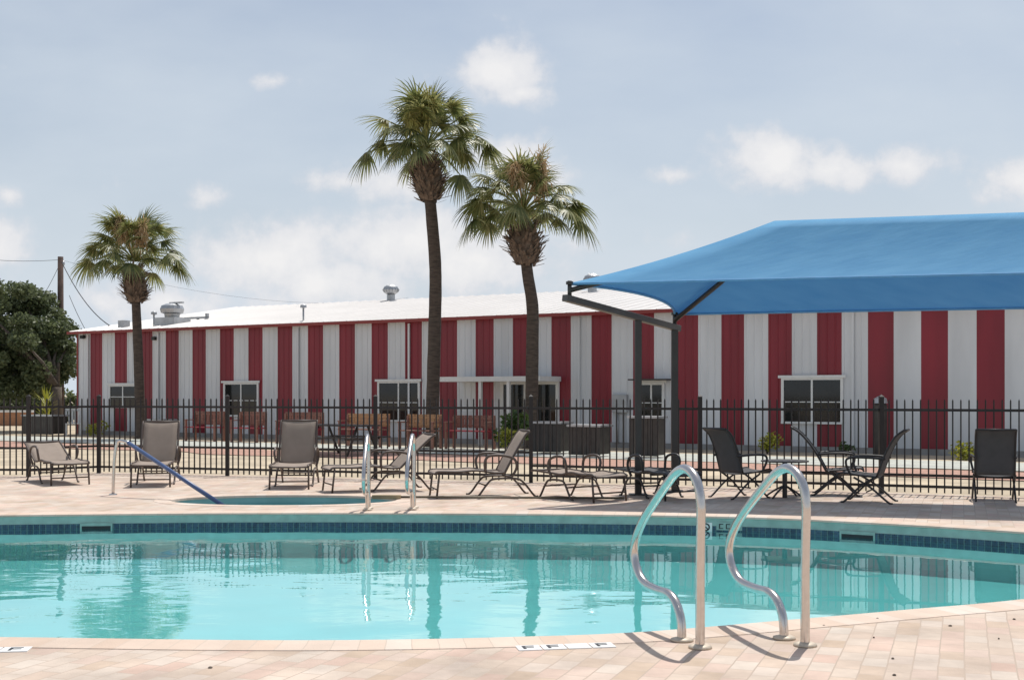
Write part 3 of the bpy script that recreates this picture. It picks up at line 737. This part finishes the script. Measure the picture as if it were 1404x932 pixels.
# doorway and porch
m0, m1 = fm(688), fm(768); zt = fh(527,(m0+m1)/2)
bm = bmesh.new()
for a_ in (m0, fm(720), m1-.1): box(bm, a_,a_+.1,-.09,-.025,.02,zt)
box(bm, m0,m1,-.095,-.025,zt,zt+.10); door = obj('door', bm, M['trim'], bld)
bm = bmesh.new(); box(bm, m0+.1,fm(720),-.05,-.03,.05,zt); box(bm, fm(720)+.1,m1-.1,-.05,-.03,.05,zt); obj('pane', bm, M['glass'], door)
bm = bmesh.new()
for a_ in (fm(706), fm(742)): box(bm, a_-.03,a_+.03,-.07,-.051,.05,zt)
obj('stile', bm, M['screen'], door)
pm0, pm1 = fm(636)-.1, fm(770); pz = fh(520,(pm0+pm1)/2)
bm = bmesh.new(); box(bm, pm0,pm1,-1.25,-.03,pz-.07,pz+.07); porch = obj('porch_roof', bm, M['trim'], bld)
for a_ in (m0-.05, fm(724)):
    bm = bmesh.new(); box(bm, a_,a_+.09,-1.2,-1.11,-.02,pz-.07); obj('porch_post', bm, M['trim'], porch)
# downspouts, lights, meter
for px in (122, 218, 410, 562, 795, 1170):
    m_ = fm(px); bm = bmesh.new(); box(bm, m_-.03,m_+.03,-.075,-.024,.1,EH-.1); obj('downspout', bm, M['white'], bld)
for px, py in ((116,462),(214,464)):
    m_ = fm(px); z = fh(py, m_); bm = bmesh.new(); box(bm, m_-.08,m_+.08,-.16,-.03,z-.06,z+.06); obj('wall_light', bm, M['screen'], bld, bevel=.01)
m_ = fm(852); bm = bmesh.new(); z = fh(553,m_)
box(bm, m_-.22,m_+.22,-.14,-.026,z-.25,z+.25); obj('meter_box', bm, M['galv'], bld, bevel=.01)
bm = bmesh.new(); tube(bm, [(m_-.08,-.08,z-.25),(m_-.08,-.08,.1)], .03, 8); tube(bm, [(m_+.1,-.08,z-.25),(m_+.1,-.08,.1)], .025, 8); obj('conduit', bm, M['galv'], bld)
# roof plant
def loc_pt(px, back):  # local x for a pixel at a distance behind the facade
    q = (px-702)/F_; O2 = FO+FN*back; return (q*O2.y-O2.x)/(FU.x-q*FU.y)
def roofz(b): return EH+.02+(RH-EH)*(b+.25)/(DEP/2+.25)
def roof_item(nm, px, back, build, mt, smooth=True):
    x_ = loc_pt(px, back); bm = bmesh.new(); build(bm, x_, back, roofz(back)); return obj(nm, bm, mt, bld, smooth=False)
def fan(bm, x_, b, z):
    box(bm, x_-.52,x_+.52,b-.4,b+.4,z-.1,z+.22); lathe(bm, [(.26,.22),(.28,.36),(.40,.40),(.43,.54),(.38,.66),(.22,.73),(.05,.76)], 20, (x_,b,z)); box(bm, x_-.1,x_+.55,b-.05,b+.05,z+.73,z+.79)
roof_item('exhaust_fan', 236, 1.4, fan, M['galv'])
def turb(bm, x_, b, z):
    lathe(bm, [(.16,-.1),(.16,.20),(.13,.22)], 16, (x_,b,z))
    lathe(bm, [(.12,.22),(.24,.28),(.30,.40),(.27,.52),(.14,.60),(.03,.62)], 20, (x_,b,z))
    for k in range(14):
        a = 2*math.pi*k/14; tube(bm, crom([(x_+.14*math.cos(a),b+.14*math.sin(a),z+.23),(x_+.32*math.cos(a+.2),b+.32*math.sin(a+.2),z+.40),(x_+.12*math.cos(a+.4),b+.12*math.sin(a+.4),z+.61)],3), .012, 4)
roof_item('turbine_vent', 536, 8.0, turb, M['galv'])
roof_item('turbine_vent', 812, 7.8, turb, M['galv'])
def pipe(bm, x_, b, z):
    tube(bm, [(x_,b,z-.3),(x_,b,z+.45)], .03, 8); lathe(bm, [(.03,.42),(.11,.44),(.10,.52),(.02,.56)], 10, (x_,b,z))
roof_item('vent_pipe', 416, .5, pipe, M['galv']); roof_item('vent_pipe', 211, .6, pipe, M['galv'])
roof_item('vent_pipe', 170, .8, lambda bm,x_,b,z: box(bm, x_-.15,x_+.15,b-.15,b+.15,z-.1,z+.25), M['galv'])
roof_item('roof_conduit', 272, 3.0, lambda bm,x_,b,z: (box(bm, x_-.7,x_+.5,b-.05,b+.05,z+.02,z+.09), box(bm, x_+.4,x_+.5,b-.05,b+.05,z+.05,z+.2)), M['galv'])

# strips of paving and gravel parallel to the facade
def fstrip(name, a, b, z, m, m0=-30, m1=60, amp=0):
    bm = bmesh.new(); n_ = 60; r0, r1 = [], []
    for i in range(n_+1):
        s = m0+(m1-m0)*i/n_; wob = amp*noise.noise(Vector((s*.35,a,0)))
        p = FO+FU*s-FN*(a+wob); q = FO+FU*s-FN*(b+wob); r0.append(bm.verts.new((p.x,p.y,z))); r1.append(bm.verts.new((q.x,q.y,z)))
    for i in range(n_): bm.faces.new((r0[i],r0[i+1],r1[i+1],r1[i]))
    o = obj(name, bm, m); 
    return struct(o)
fstrip('concrete_walk', 2.6, 5.6, -.018, M['concrete'])
fstrip('gravel_bed', 6.0, 8.4, -.015, M['gravel'], amp=.8)
fstrip('kerb', 5.62, 5.78, .03, M['foundation'])

# ------------------------------------------------------------------ furniture beyond the fence
def fl(px, out): # point a distance in front of the facade at a pixel column
    q = (px-702)/F_; O2 = FO-FN*out; m_ = (q*O2.y-O2.x)/(FU.x-q*FU.y); return O2+FU*m_
FA = math.atan2(FU.y,FU.x)
def bench(px, out, label, w_, back, seatm, z0=.45, bh=.42):
    p = fl(px, out); t = thing('garden_bench', label, 'bench', (p.x,p.y,-.02), FA, 'benches in a row before the striped wall')
    bm = bmesh.new()
    for k in range(3): box(bm, -w_/2,w_/2,-.36+k*.14,-.24+k*.14,z0-.03,z0)
    obj('seat', bm, seatm, t)
    bm = bmesh.new(); n_ = int(w_/.12)
    for k in range(n_): box(bm, -w_/2+k*w_/n_+.012,-w_/2+(k+1)*w_/n_-.012,.07,.095,z0+.06,z0+.06+bh)
    box(bm, -w_/2,w_/2,.05,.069,z0+.10,z0+.15); box(bm, -w_/2,w_/2,.05,.069,z0+bh-.05,z0+bh)
    obj('backrest', bm, back, t)
    for sx in (-1,1):
        bm = bmesh.new(); x_ = sx*(w_/2-.04); box(bm, x_-.03,x_+.03,-.36,-.30,0,z0+.2); box(bm, x_-.03,x_+.03,.03,.099,0,z0+bh+.02); box(bm, x_-.04,x_+.04,-.38,.04,z0+.2,z0+.23); obj('arm', bm, M['rust'], t)
bench(285, 2.5, 'dark brown slatted bench with red seat, leftmost of the row before the striped wall', 1.3, M['rust'], M['redpaint'])
bench(345, 2.5, 'dark brown slatted bench with red seat under the second window', 1.1, M['rust'], M['redpaint'])
bench(415, 2.5, 'dark brown slatted bench with red seat right of the second window', 1.5, M['rust'], M['redpaint'])
bench(503, 3.2, 'wide orange cedar bench left of the third window', 1.5, M['wood'], M['rust'], .5,.36)
bench(580, 3.4, 'orange cedar bench standing in front of the tallest palm', 1.15, M['wood'], M['rust'], .5,.36)
bench(648, 3.0, 'weathered brown bench between tallest palm and the porch', 1.35, M['rust'], M['redpaint'], .5,.34)
def picnic(px, out, label):
    p = fl(px, out); t = thing('picnic_table', label, 'picnic table', (p.x,p.y,-.02), FA)
    bm = bmesh.new()
    for k in range(5): box(bm, -.85,.85,-.36+k*.145,-.225+k*.145,.70,.735)
    obj('tabletop', bm, M['planter'], t)
    for s in (-1,1):
        bm = bmesh.new(); box(bm, -.85,.85,s*.66-.12,s*.66+.12,.42,.45); obj('bench_seat', bm, M['planter'], t)
        bm = bmesh.new(); tube(bm, [(s*.6,-.6,0),(s*.6,-.2,.7)], .03, 6); tube(bm, [(s*.6,.6,0),(s*.6,.2,.7)], .03, 6); tube(bm, [(s*.6,-.66,.40),(s*.6,.66,.40)], .025, 6); obj('leg', bm, M['planter'], t)
picnic(470, 7.4, 'low dark picnic table behind the fence, right of the spa lounger')
def planter(px, out, w_, h_, d_, label):
    p = fl(px, out); t = thing('planter_box', label, 'planter', (p.x,p.y,-.02), FA, 'large dark boxes standing behind the fence')
    bm = bmesh.new(); n_ = max(6, int(w_/.11))
    box(bm, -w_/2+.02,w_/2-.02,-d_/2+.02,d_/2-.02,.06,h_-.05)
    for k in range(n_): box(bm, -w_/2+k*w_/n_+.006,-w_/2+(k+1)*w_/n_-.006,-d_/2-.005,-d_/2+.018,.04,h_-.04)
    obj('slatted_body', bm, M['planter'], t)
    bm = bmesh.new(); box(bm, -w_/2-.03,w_/2+.03,-d_/2-.04,d_/2+.03,h_-.04,h_+.01); obj('rim', bm, M['galv'], t)
planter(757, 4.0, .82, .78, .6, 'dark slatted box with pale rim right of the leafy shrub')
planter(809, 4.8, .84, .74, .6, 'dark slatted box with pale rim, nearer one of the touching pair')
planter(888, 4.6, .72, .95, .5, 'tall dark box behind the canopy posts')
planter(218, 1.2, 1.1, .62, .6, 'low dark box against the wall behind the left lounger back')
planter(62, 1.5, 1.6, .72, .7, 'dark box with pale rim under the oak at far left')
# trash bin by the wall
p = fl(1207, 1.0); t = thing('litter_bin', 'slim dark post bin with pale cap before the red stripe at right', 'bin', (p.x,p.y,-.02))
bm = bmesh.new(); lathe(bm, [(.14,0),(.15,.6),(.16,1.2),(.12,1.25)], 16); obj('body', bm, M['planter'], t)
bm = bmesh.new(); lathe(bm, [(.17,1.25),(.15,1.36),(.05,1.42)], 16); obj('cap', bm, M['galv'], t)
# plastic chair under the oak
p = fl(100, 1.0); t = thing('plastic_chair', 'white plastic chair at the left corner of the striped building', 'chair', (p.x,p.y,-.02), .4)
bm = bmesh.new(); box(bm, -.27,.27,-.25,.25,.40,.43); obj('seat', bm, M['plastic'], t, bevel=.01)
bm = bmesh.new()
for k in range(5): box(bm, -.25+k*.105,-.18+k*.105,.22,.25,.43,.90)
box(bm, -.27,.27,.22,.255,.86,.95); obj('backrest', bm, M['plastic'], t)
for sx in (-1,1):
    for sy in (-1,1): bm = bmesh.new(); box(bm, sx*.24-.025,sx*.24+.025,sy*.22-.025,sy*.22+.025,0,.40); obj('leg', bm, M['plastic'], t)

# ------------------------------------------------------------------ vegetation
def leafquad(bm, c, s, asp=1.6):
    d = Vector((random.gauss(0,1),random.gauss(0,1),random.gauss(0,.8))).normalized(); n_ = d.orthogonal().normalized()
    n_ = Matrix.Rotation(random.uniform(0,6.28),3,d) @ n_; a = d*s*asp/2; b = n_*s/2
    quad(bm, [c-a, c+b*.9, c+a, c-b*.9])
def clump_leaves(bm, clumps, per, size, squash=.75):
    for (c, r) in clumps:
        for _ in range(int(per*r*r)):
            d = Vector((random.gauss(0,1),random.gauss(0,1),random.gauss(0,1))).normalized(); rr = r*(random.random()**.38)*(1+.18*random.random())
            leafquad(bm, c+Vector((d.x*rr,d.y*rr,d.z*rr*squash)), size*random.uniform(.6,1.4))
def shrub(px, out, r, h, label, mt, n=300, size=.07, nm='shrub', z=-.02):
    p = fl(px, out); t = thing(nm, label, 'shrub', (p.x,p.y,z))
    bm = bmesh.new()
    cl = [(Vector((random.uniform(-r*.5,r*.5),random.uniform(-r*.5,r*.5),h*random.uniform(.35,.8))), r*random.uniform(.45,.7)) for _ in range(6)]
    clump_leaves(bm, cl, n/(r*r*2), size); obj('foliage', bm, mt, t)
    bm = bmesh.new()
    for k in range(5): a = random.uniform(0,6.28); tube(bm, [(0,0,0),(math.cos(a)*r*.2,math.sin(a)*r*.2,h*.3),(math.cos(a)*r*.4,math.sin(a)*r*.4,h*.65)], [.018,.014,.006], 5)
    obj('stem', bm, M['oakbark'], t)
shrub(704, 3.6, .55, 1.05, 'leafy green shrub with yellow tips in front of the porch door', M['shrub'], 700, .09)
shrub(695, 4.2, .35, .75, 'small yellow green shrub beside the porch shrub', M['yellowleaf'], 260, .07)
shrub(134, 1.0, .40, .55, 'yellow flowering shrub at the base of the second stripe from the left', M['yellowleaf'], 300, .07)
shrub(1052, 1.4, .32, .50, 'small yellow flowering shrub left of the big right window', M['yellowleaf'], 300, .06)
shrub(1324, 1.8, .40, .35, 'low yellow flowering shrub at the right end of the wall', M['yellowleaf'], 300, .06)
shrub(1160, 1.2, .22, .30, 'low green weed clump under the big right window', M['shrub'], 160, .05)

def oak(c, rad, h0, h1, trunk, label, nclump, per, size, nm='oak_tree', mt='oakleaf', group=None):
    t = thing(nm, label, 'tree', (trunk.x,trunk.y,-.03), 0, group)
    cl = []; o0 = Vector((trunk.x,trunk.y,-.03))
    for _ in range(nclump):
        a = random.uniform(0,6.28); rr = rad*math.sqrt(random.random())*.82; s = random.random()
        z = h0+(h1-h0)*s; taper = math.sqrt(max(.06,1-((s-.42)/.66)**2)); cl.append((Vector((c.x+math.cos(a)*rr*taper,c.y+math.sin(a)*rr*taper,z))-o0, rad*random.uniform(.11,.25)))
    bm = bmesh.new(); clump_leaves(bm, cl, per, size, .7); obj('crown', bm, M[mt], t)
    bm = bmesh.new(); top_ = Vector((c.x,c.y,(h0+h1)*.5))-o0; fork = Vector((0,0,h0*.9+.4))
    tube(bm, [(0,0,0),(.02,0,.3),fork*.6,fork], [.32*rad/3.2,.24*rad/3.2,.20*rad/3.2,.19*rad/3.2], 10)
    for cc, r in random.sample(cl, min(14,len(cl))):
        mid = fork.lerp(cc,.5)+Vector((random.uniform(-.2,.2),0,random.uniform(.0,.3))); tube(bm, [fork,mid,cc], [.11*rad/3.2,.07*rad/3.2,.02], 6)
    obj('trunk', bm, M['oakbark'], t)
tp = Q(78,560,47.5)
oak(Vector((-19.9,48.5,0)), 3.1, 1.5, 5.6, Vector((tp.x,47.5,0)), 'big dark green oak left of the striped building', 78, 2500, .095)
oak(Vector((-36,80,0)), 5, .8, 6.5, Vector((-36,80,0)), 'distant dark tree low on the horizon behind the oak', 40, 160, .32, 'tree', group=None)
oak(Vector((-46,92,0)), 6, .8, 6.0, Vector((-46,92,0)), 'distant rounded tree at the far left beyond the lot', 40, 120, .36, 'tree')
# hedge behind the oak
p = Q(40,560,60); t = thing('hedge', 'dark clipped hedge running behind the oak and far left fence', 'hedge', (p.x-3,60,-.03))
bm = bmesh.new(); clump_leaves(bm, [(Vector((random.uniform(-8,6.5),random.uniform(-.5,.5),random.uniform(.4,1.5))), random.uniform(.45,.7)) for _ in range(70)], 420, .16); obj('foliage', bm, M['oakleaf'], t)
bm = bmesh.new()
for k in range(9): tube(bm, [(-7+1.6*k,0,0),(-7+1.6*k+.1,0,1.2)], .05, 6)
obj('stem', bm, M['oakbark'], t)
# low wall and dark shed roof seen through the fence at far left
p = Q(10,560,58); t = thing('brick_wall', 'low terracotta brick wall with pale cap far behind the left fence', 'wall', (p.x-3,p.y,-.03))
bm = bmesh.new(); box(bm, -6,4.2,-.12,.12,0,.62); obj('brickwork', bm, M['terracotta'], t)
bm = bmesh.new(); box(bm, -6.05,4.25,-.17,.17,.62,.72); obj('cap', bm, M['trim'], t)
# yucca spear plant
p = Q(64,560,46); t = thing('yucca', 'tall yellow green spiky yucca before the oak trunk', 'plant', (p.x,p.y,-.03))
bm = bmesh.new()
for k in range(60):
    a = random.uniform(0,6.28); el_ = random.uniform(.3,1.4); ln = random.uniform(.5,.9); b0 = Vector((0,0,random.uniform(.2,1.3)))
    d = Vector((math.cos(a)*math.cos(el_),math.sin(a)*math.cos(el_),math.sin(el_))); s_ = d.cross(Vector((0,0,1))).normalized()*.025
    quad(bm, [b0-s_, b0+s_, b0+d*ln*.7+s_*.6, b0+d*ln])
obj('leaves', bm, M['yellowleaf'], t)
bm = bmesh.new(); tube(bm, [(0,0,0),(0,0,1.3)], [.07,.05], 8); obj('stem', bm, M['oakbark'], t)

def palm(label, base, trunk_pts, boot0, boot1, crown_c, rad, nf, flowers, seed, tr=.21, br=.42, extra=()):
    rnd = random.Random(seed)
    t = thing('palm_tree', label, 'palm tree', (base.x,base.y,-.03), 0, 'cabbage palms before the striped wall'); o0 = Vector((base.x,base.y,-.03))
    pts = [Vector(p)-o0 for p in trunk_pts]; sm = crom(pts, 8)
    rr = []
    for i, p in enumerate(sm):
        s = i/(len(sm)-1); r_ = tr*(1.12-.22*s)+ (0.10 if i == 0 else 0); rr.append(r_*(1+.05*noise.noise(Vector((0,seed,p.z*3)))))
    bm = bmesh.new(); tube(bm, sm, rr, 14)
    obj('trunk', bm, M['bark'], t)
    # old leaf bases (boots)
    b0, b1 = Vector(boot0)-o0, Vector(boot1)-o0; bm = bmesh.new(); core = []
    for i in range(9):
        s = i/8; core.append((b0.lerp(b1,s), br*(.55+.30*math.sin(math.pi*min(1,s*1.05))-.22*max(0,s-.6))))
    tube(bm, [c_[0] for c_ in core], [c_[1]*.88 for c_ in core], 14)
    for i in range(210):
        s = rnd.random(); ang = i*2.399+rnd.uniform(-.2,.2); c_ = b0.lerp(b1,s); r_ = br*(.55+.30*math.sin(math.pi*min(1,s*1.05))-.22*max(0,s-.6))*.86
        d = Vector((math.cos(ang),math.sin(ang),0)); side = Vector((-d.y,d.x,0)); ln = rnd.uniform(.16,.38); wd = rnd.uniform(.035,.06)
        up = Vector((0,0,1)); p0 = c_+d*r_-up*.06; tilt = rnd.uniform(.25,1.0); p1 = p0+(d*tilt+up*(1.15-tilt*.9)).normalized()*ln
        sk = side*rnd.uniform(-.05,.05)
        A_ = [p0-side*wd-d*.02, p0+side*wd-d*.02, p1+side*wd*.45+sk, p1-side*wd*.45+sk]; B_ = [q-d*.0+Vector((0,0,0))-d*.035-up*.02 for q in A_]
        va = [bm.verts.new(q) for q in A_]; vb = [bm.verts.new(q) for q in B_]
        bm.faces.new(va); bm.faces.new(vb[::-1])
        for k in range(4): bm.faces.new((va[k],vb[k],vb[(k+1)%4],va[(k+1)%4]))
    obj('boots', bm, M['boot'], t)
    # crown of fan fronds
    cc = Vector(crown_c)-o0; heart = b1+Vector((0,0,.24)); bm = bmesh.new()
    def fan_(tipdir, plen, fr, droop, nl=26):
        hd = Vector((tipdir.x,tipdir.y,0)); 
        if hd.length < .05: hd = Vector((rnd.uniform(-1,1),rnd.uniform(-1,1),0))
        hd.normalize()
        # arching petiole
        P = [heart, heart+tipdir*plen*.5+Vector((0,0,.06*plen)), heart+tipdir*plen-Vector((0,0,droop*.25))]
        tube(bm, crom(P,3), [.026]+[.02]*5+[.014], 4, caps=False, mi=1)
        tip = P[2]; ax = (P[2]-P[1]).normalized(); ax = (ax-Vector((0,0,droop*.5))).normalized()
        side = ax.cross(Vector((0,0,1))); side = side.normalized() if side.length > .1 else Vector((1,0,0)); nrm = side.cross(ax).normalized()
        roll = Matrix.Rotation(rnd.uniform(-.7,.7),3,ax); side = roll@side; nrm = roll@nrm
        for k in range(nl):
            th_ = (k/(nl-1)-.5)*math.radians(215)+rnd.uniform(-.04,.04); ln = fr*(.72+.28*math.cos(th_*.75))*rnd.uniform(.85,1.1)
            d = ax*math.cos(th_)+side*math.sin(th_)+nrm*(-.18*abs(math.sin(th_)))
            d.normalize(); ws = d.cross(nrm).normalized()*.031
            prev = (tip-ws*.4, tip+ws*.4); p = tip.copy(); dd = d.copy()
            ss = 4
            for j in range(ss):
                g = (j+1)/ss; dd = (dd+Vector((0,0,-1))*(.10+.26*g)*(.5+droop)*rnd.uniform(.7,1.2)).normalized(); p = p+dd*ln/ss
                wv = ws*(1.0 if j < 1 else (1.1-g)*1.2); 
                if j < ss-1:
                    cur = (p-wv, p+wv); f = bm.faces.new([bm.verts.new(q) for q in (prev[0],prev[1],cur[1],cur[0])]); prev = cur
                else: bm.faces.new([bm.verts.new(q) for q in (prev[0],prev[1],p)])
    for i in range(nf):
        u_ = (i+.5)/nf; el_ = math.radians(84-90*(u_**.95)); a = i*2.39996+rnd.uniform(-.25,.25)
        d = Vector((math.cos(a)*math.cos(el_),math.sin(a)*math.cos(el_),math.sin(el_)))
        pl = rad*rnd.uniform(.38,.72); fan_(d, pl, rad*rnd.uniform(.33,.46), rnd.uniform(.1,.42)+.16*u_)
    for (dx, dz, ln) in extra:
        d = Vector((dx, rnd.uniform(-.3,.3), dz)).normalized(); fan_(d, ln, rad*.5, .7, 30)
    bmesh.ops.remove_doubles(bm, verts=bm.verts[:], dist=.0004)
    o = obj('crown', bm, [M['frond'],M['petiole']], t)
    for (px_, py_, d_, ln, wd, mt) in flowers:
        end = Q(px_,py_,d_)-o0; bm = bmesh.new(); sp_ = crom([heart, heart.lerp(end,.55)+Vector((0,0,.25)), end],5)
        tube(bm, sp_, .018, 5)
        for k in range(900):
            c_ = sp_[-1].lerp(sp_[-6], rnd.random())+Vector((0,0,rnd.uniform(-.1,ln*.5))); d = Vector((rnd.gauss(0,wd),rnd.gauss(0,wd),rnd.gauss(0,ln*.33)))
            q = c_+d*.6; dd = (d*.5+Vector((rnd.gauss(0,.04),rnd.gauss(0,.04),-.10))); s_ = Vector((rnd.gauss(0,1),rnd.gauss(0,1),0)).normalized()*.017
            quad(bm, [q-s_,q+s_,q+dd+s_*.6,q+dd-s_*.6])
        obj('flower_stalk', bm, M[mt], t)
d1 = 41.0; b1_ = Q(194,600,d1); b1_.z = 0
palm('short cabbage palm at left in front of the second window stripe', b1_, [Q(194,600,d1).xyz*1, Q(192,560,d1), Q(190,500,d1), Q(188,450,d1), Q(186,405,d1)], Q(186,414,d1), Q(184,368,d1), Q(182,330,d1), 2.05, 46,
     [(197,318,d1-.8,.55,.10,'drygold'),(163,308,d1-.6,.5,.10,'drygold'),(150,304,d1-.3,.3,.09,'greenflower')], 3, .155, .50, [(.95,.12,1.5),(-.8,.1,1.5)])
d2 = 34.0; b2_ = Q(592,612,d2); b2_.z = 0
palm('tallest cabbage palm, left one of the middle pair', b2_, [Q(592,612,d2), Q(593,560,d2), Q(596,450,d2), Q(597,370,d2), Q(592,300,d2), Q(589,268,d2)], Q(590,274,d2), Q(584,216,d2), Q(578,180,d2), 2.08, 50,
     [(588,140,d2-.9,.50,.11,'greenflower'),(560,160,d2-.9,.35,.09,'greenflower')], 5, .172, .56, [(.95,.15,1.7),(-.95,.0,1.6),(.7,-.45,1.2),(.9,.35,1.6)])
d3 = 33.0; b3_ = Q(728,614,d3); b3_.z = 0
palm('middle height cabbage palm with tan flower plumes, right one of the middle pair', b3_, [Q(729,614,d3), Q(729,560,d3), Q(730,470,d3), Q(730,420,d3), Q(724,380,d3), Q(721,355,d3)], Q(721,362,d3), Q(717,303,d3), Q(715,262,d3), 2.0, 44,
     [(746,238,d3-.5,.75,.09,'drygold'),(706,232,d3-.9,.4,.12,'drygold')], 11, .165, .56, [(.95,-.05,1.55),(.85,.25,1.4),(-.95,-.05,1.35),(-.8,.3,1.3)])

# utility pole and wires
t = thing('utility_pole', 'brown wooden utility pole rising behind the oak with wires', 'pole', (Q(83,500,50).x,50,-.03))
o0 = Vector((Q(83,500,50).x,50,-.03)); hp = Q(83,351,50).z
bm = bmesh.new(); tube(bm, [(0,0,0),(0,0,hp)], [.15,.11], 12); obj('pole_shaft', bm, M['polewood'], t)
bm = bmesh.new(); lathe(bm, [(.03,0),(.06,.05),(.05,.15),(.02,.18)], 10, (.12,0,hp-.35)); obj('insulator', bm, M['galv'], t)
def wire(a, b, sag, r=.014):
    bm = bmesh.new(); pts = []
    for i in range(17):
        s = i/16; p = Vector(a).lerp(Vector(b), s); p.z -= sag*4*s*(1-s); pts.append(p-o0)
    tube(bm, pts, r, 5); obj('wire', bm, M['wire'], t)
tp_ = Vector((o0.x,50,hp-.15))
wire(tp_, Q(150,446,47), .35, .018); wire(tp_, Q(-260,270,60), 1.0, .009); wire(tp_+Vector((0,0,-.1)), Q(20,440,54), .5, .010)
wire(tp_, Q(560,408,75), .9, .005); wire(Q(95,405,49.5), Q(116,450,47), .05, .012); wire(tp_+Vector((0,0,-3.3)), Q(-100,470,44), .1, .016)

scene.render.engine = 'CYCLES'
scene.cycles.max_bounces = 8; scene.cycles.transparent_max_bounces = 16
scene.render.resolution_x = 1024; scene.render.resolution_y = 679
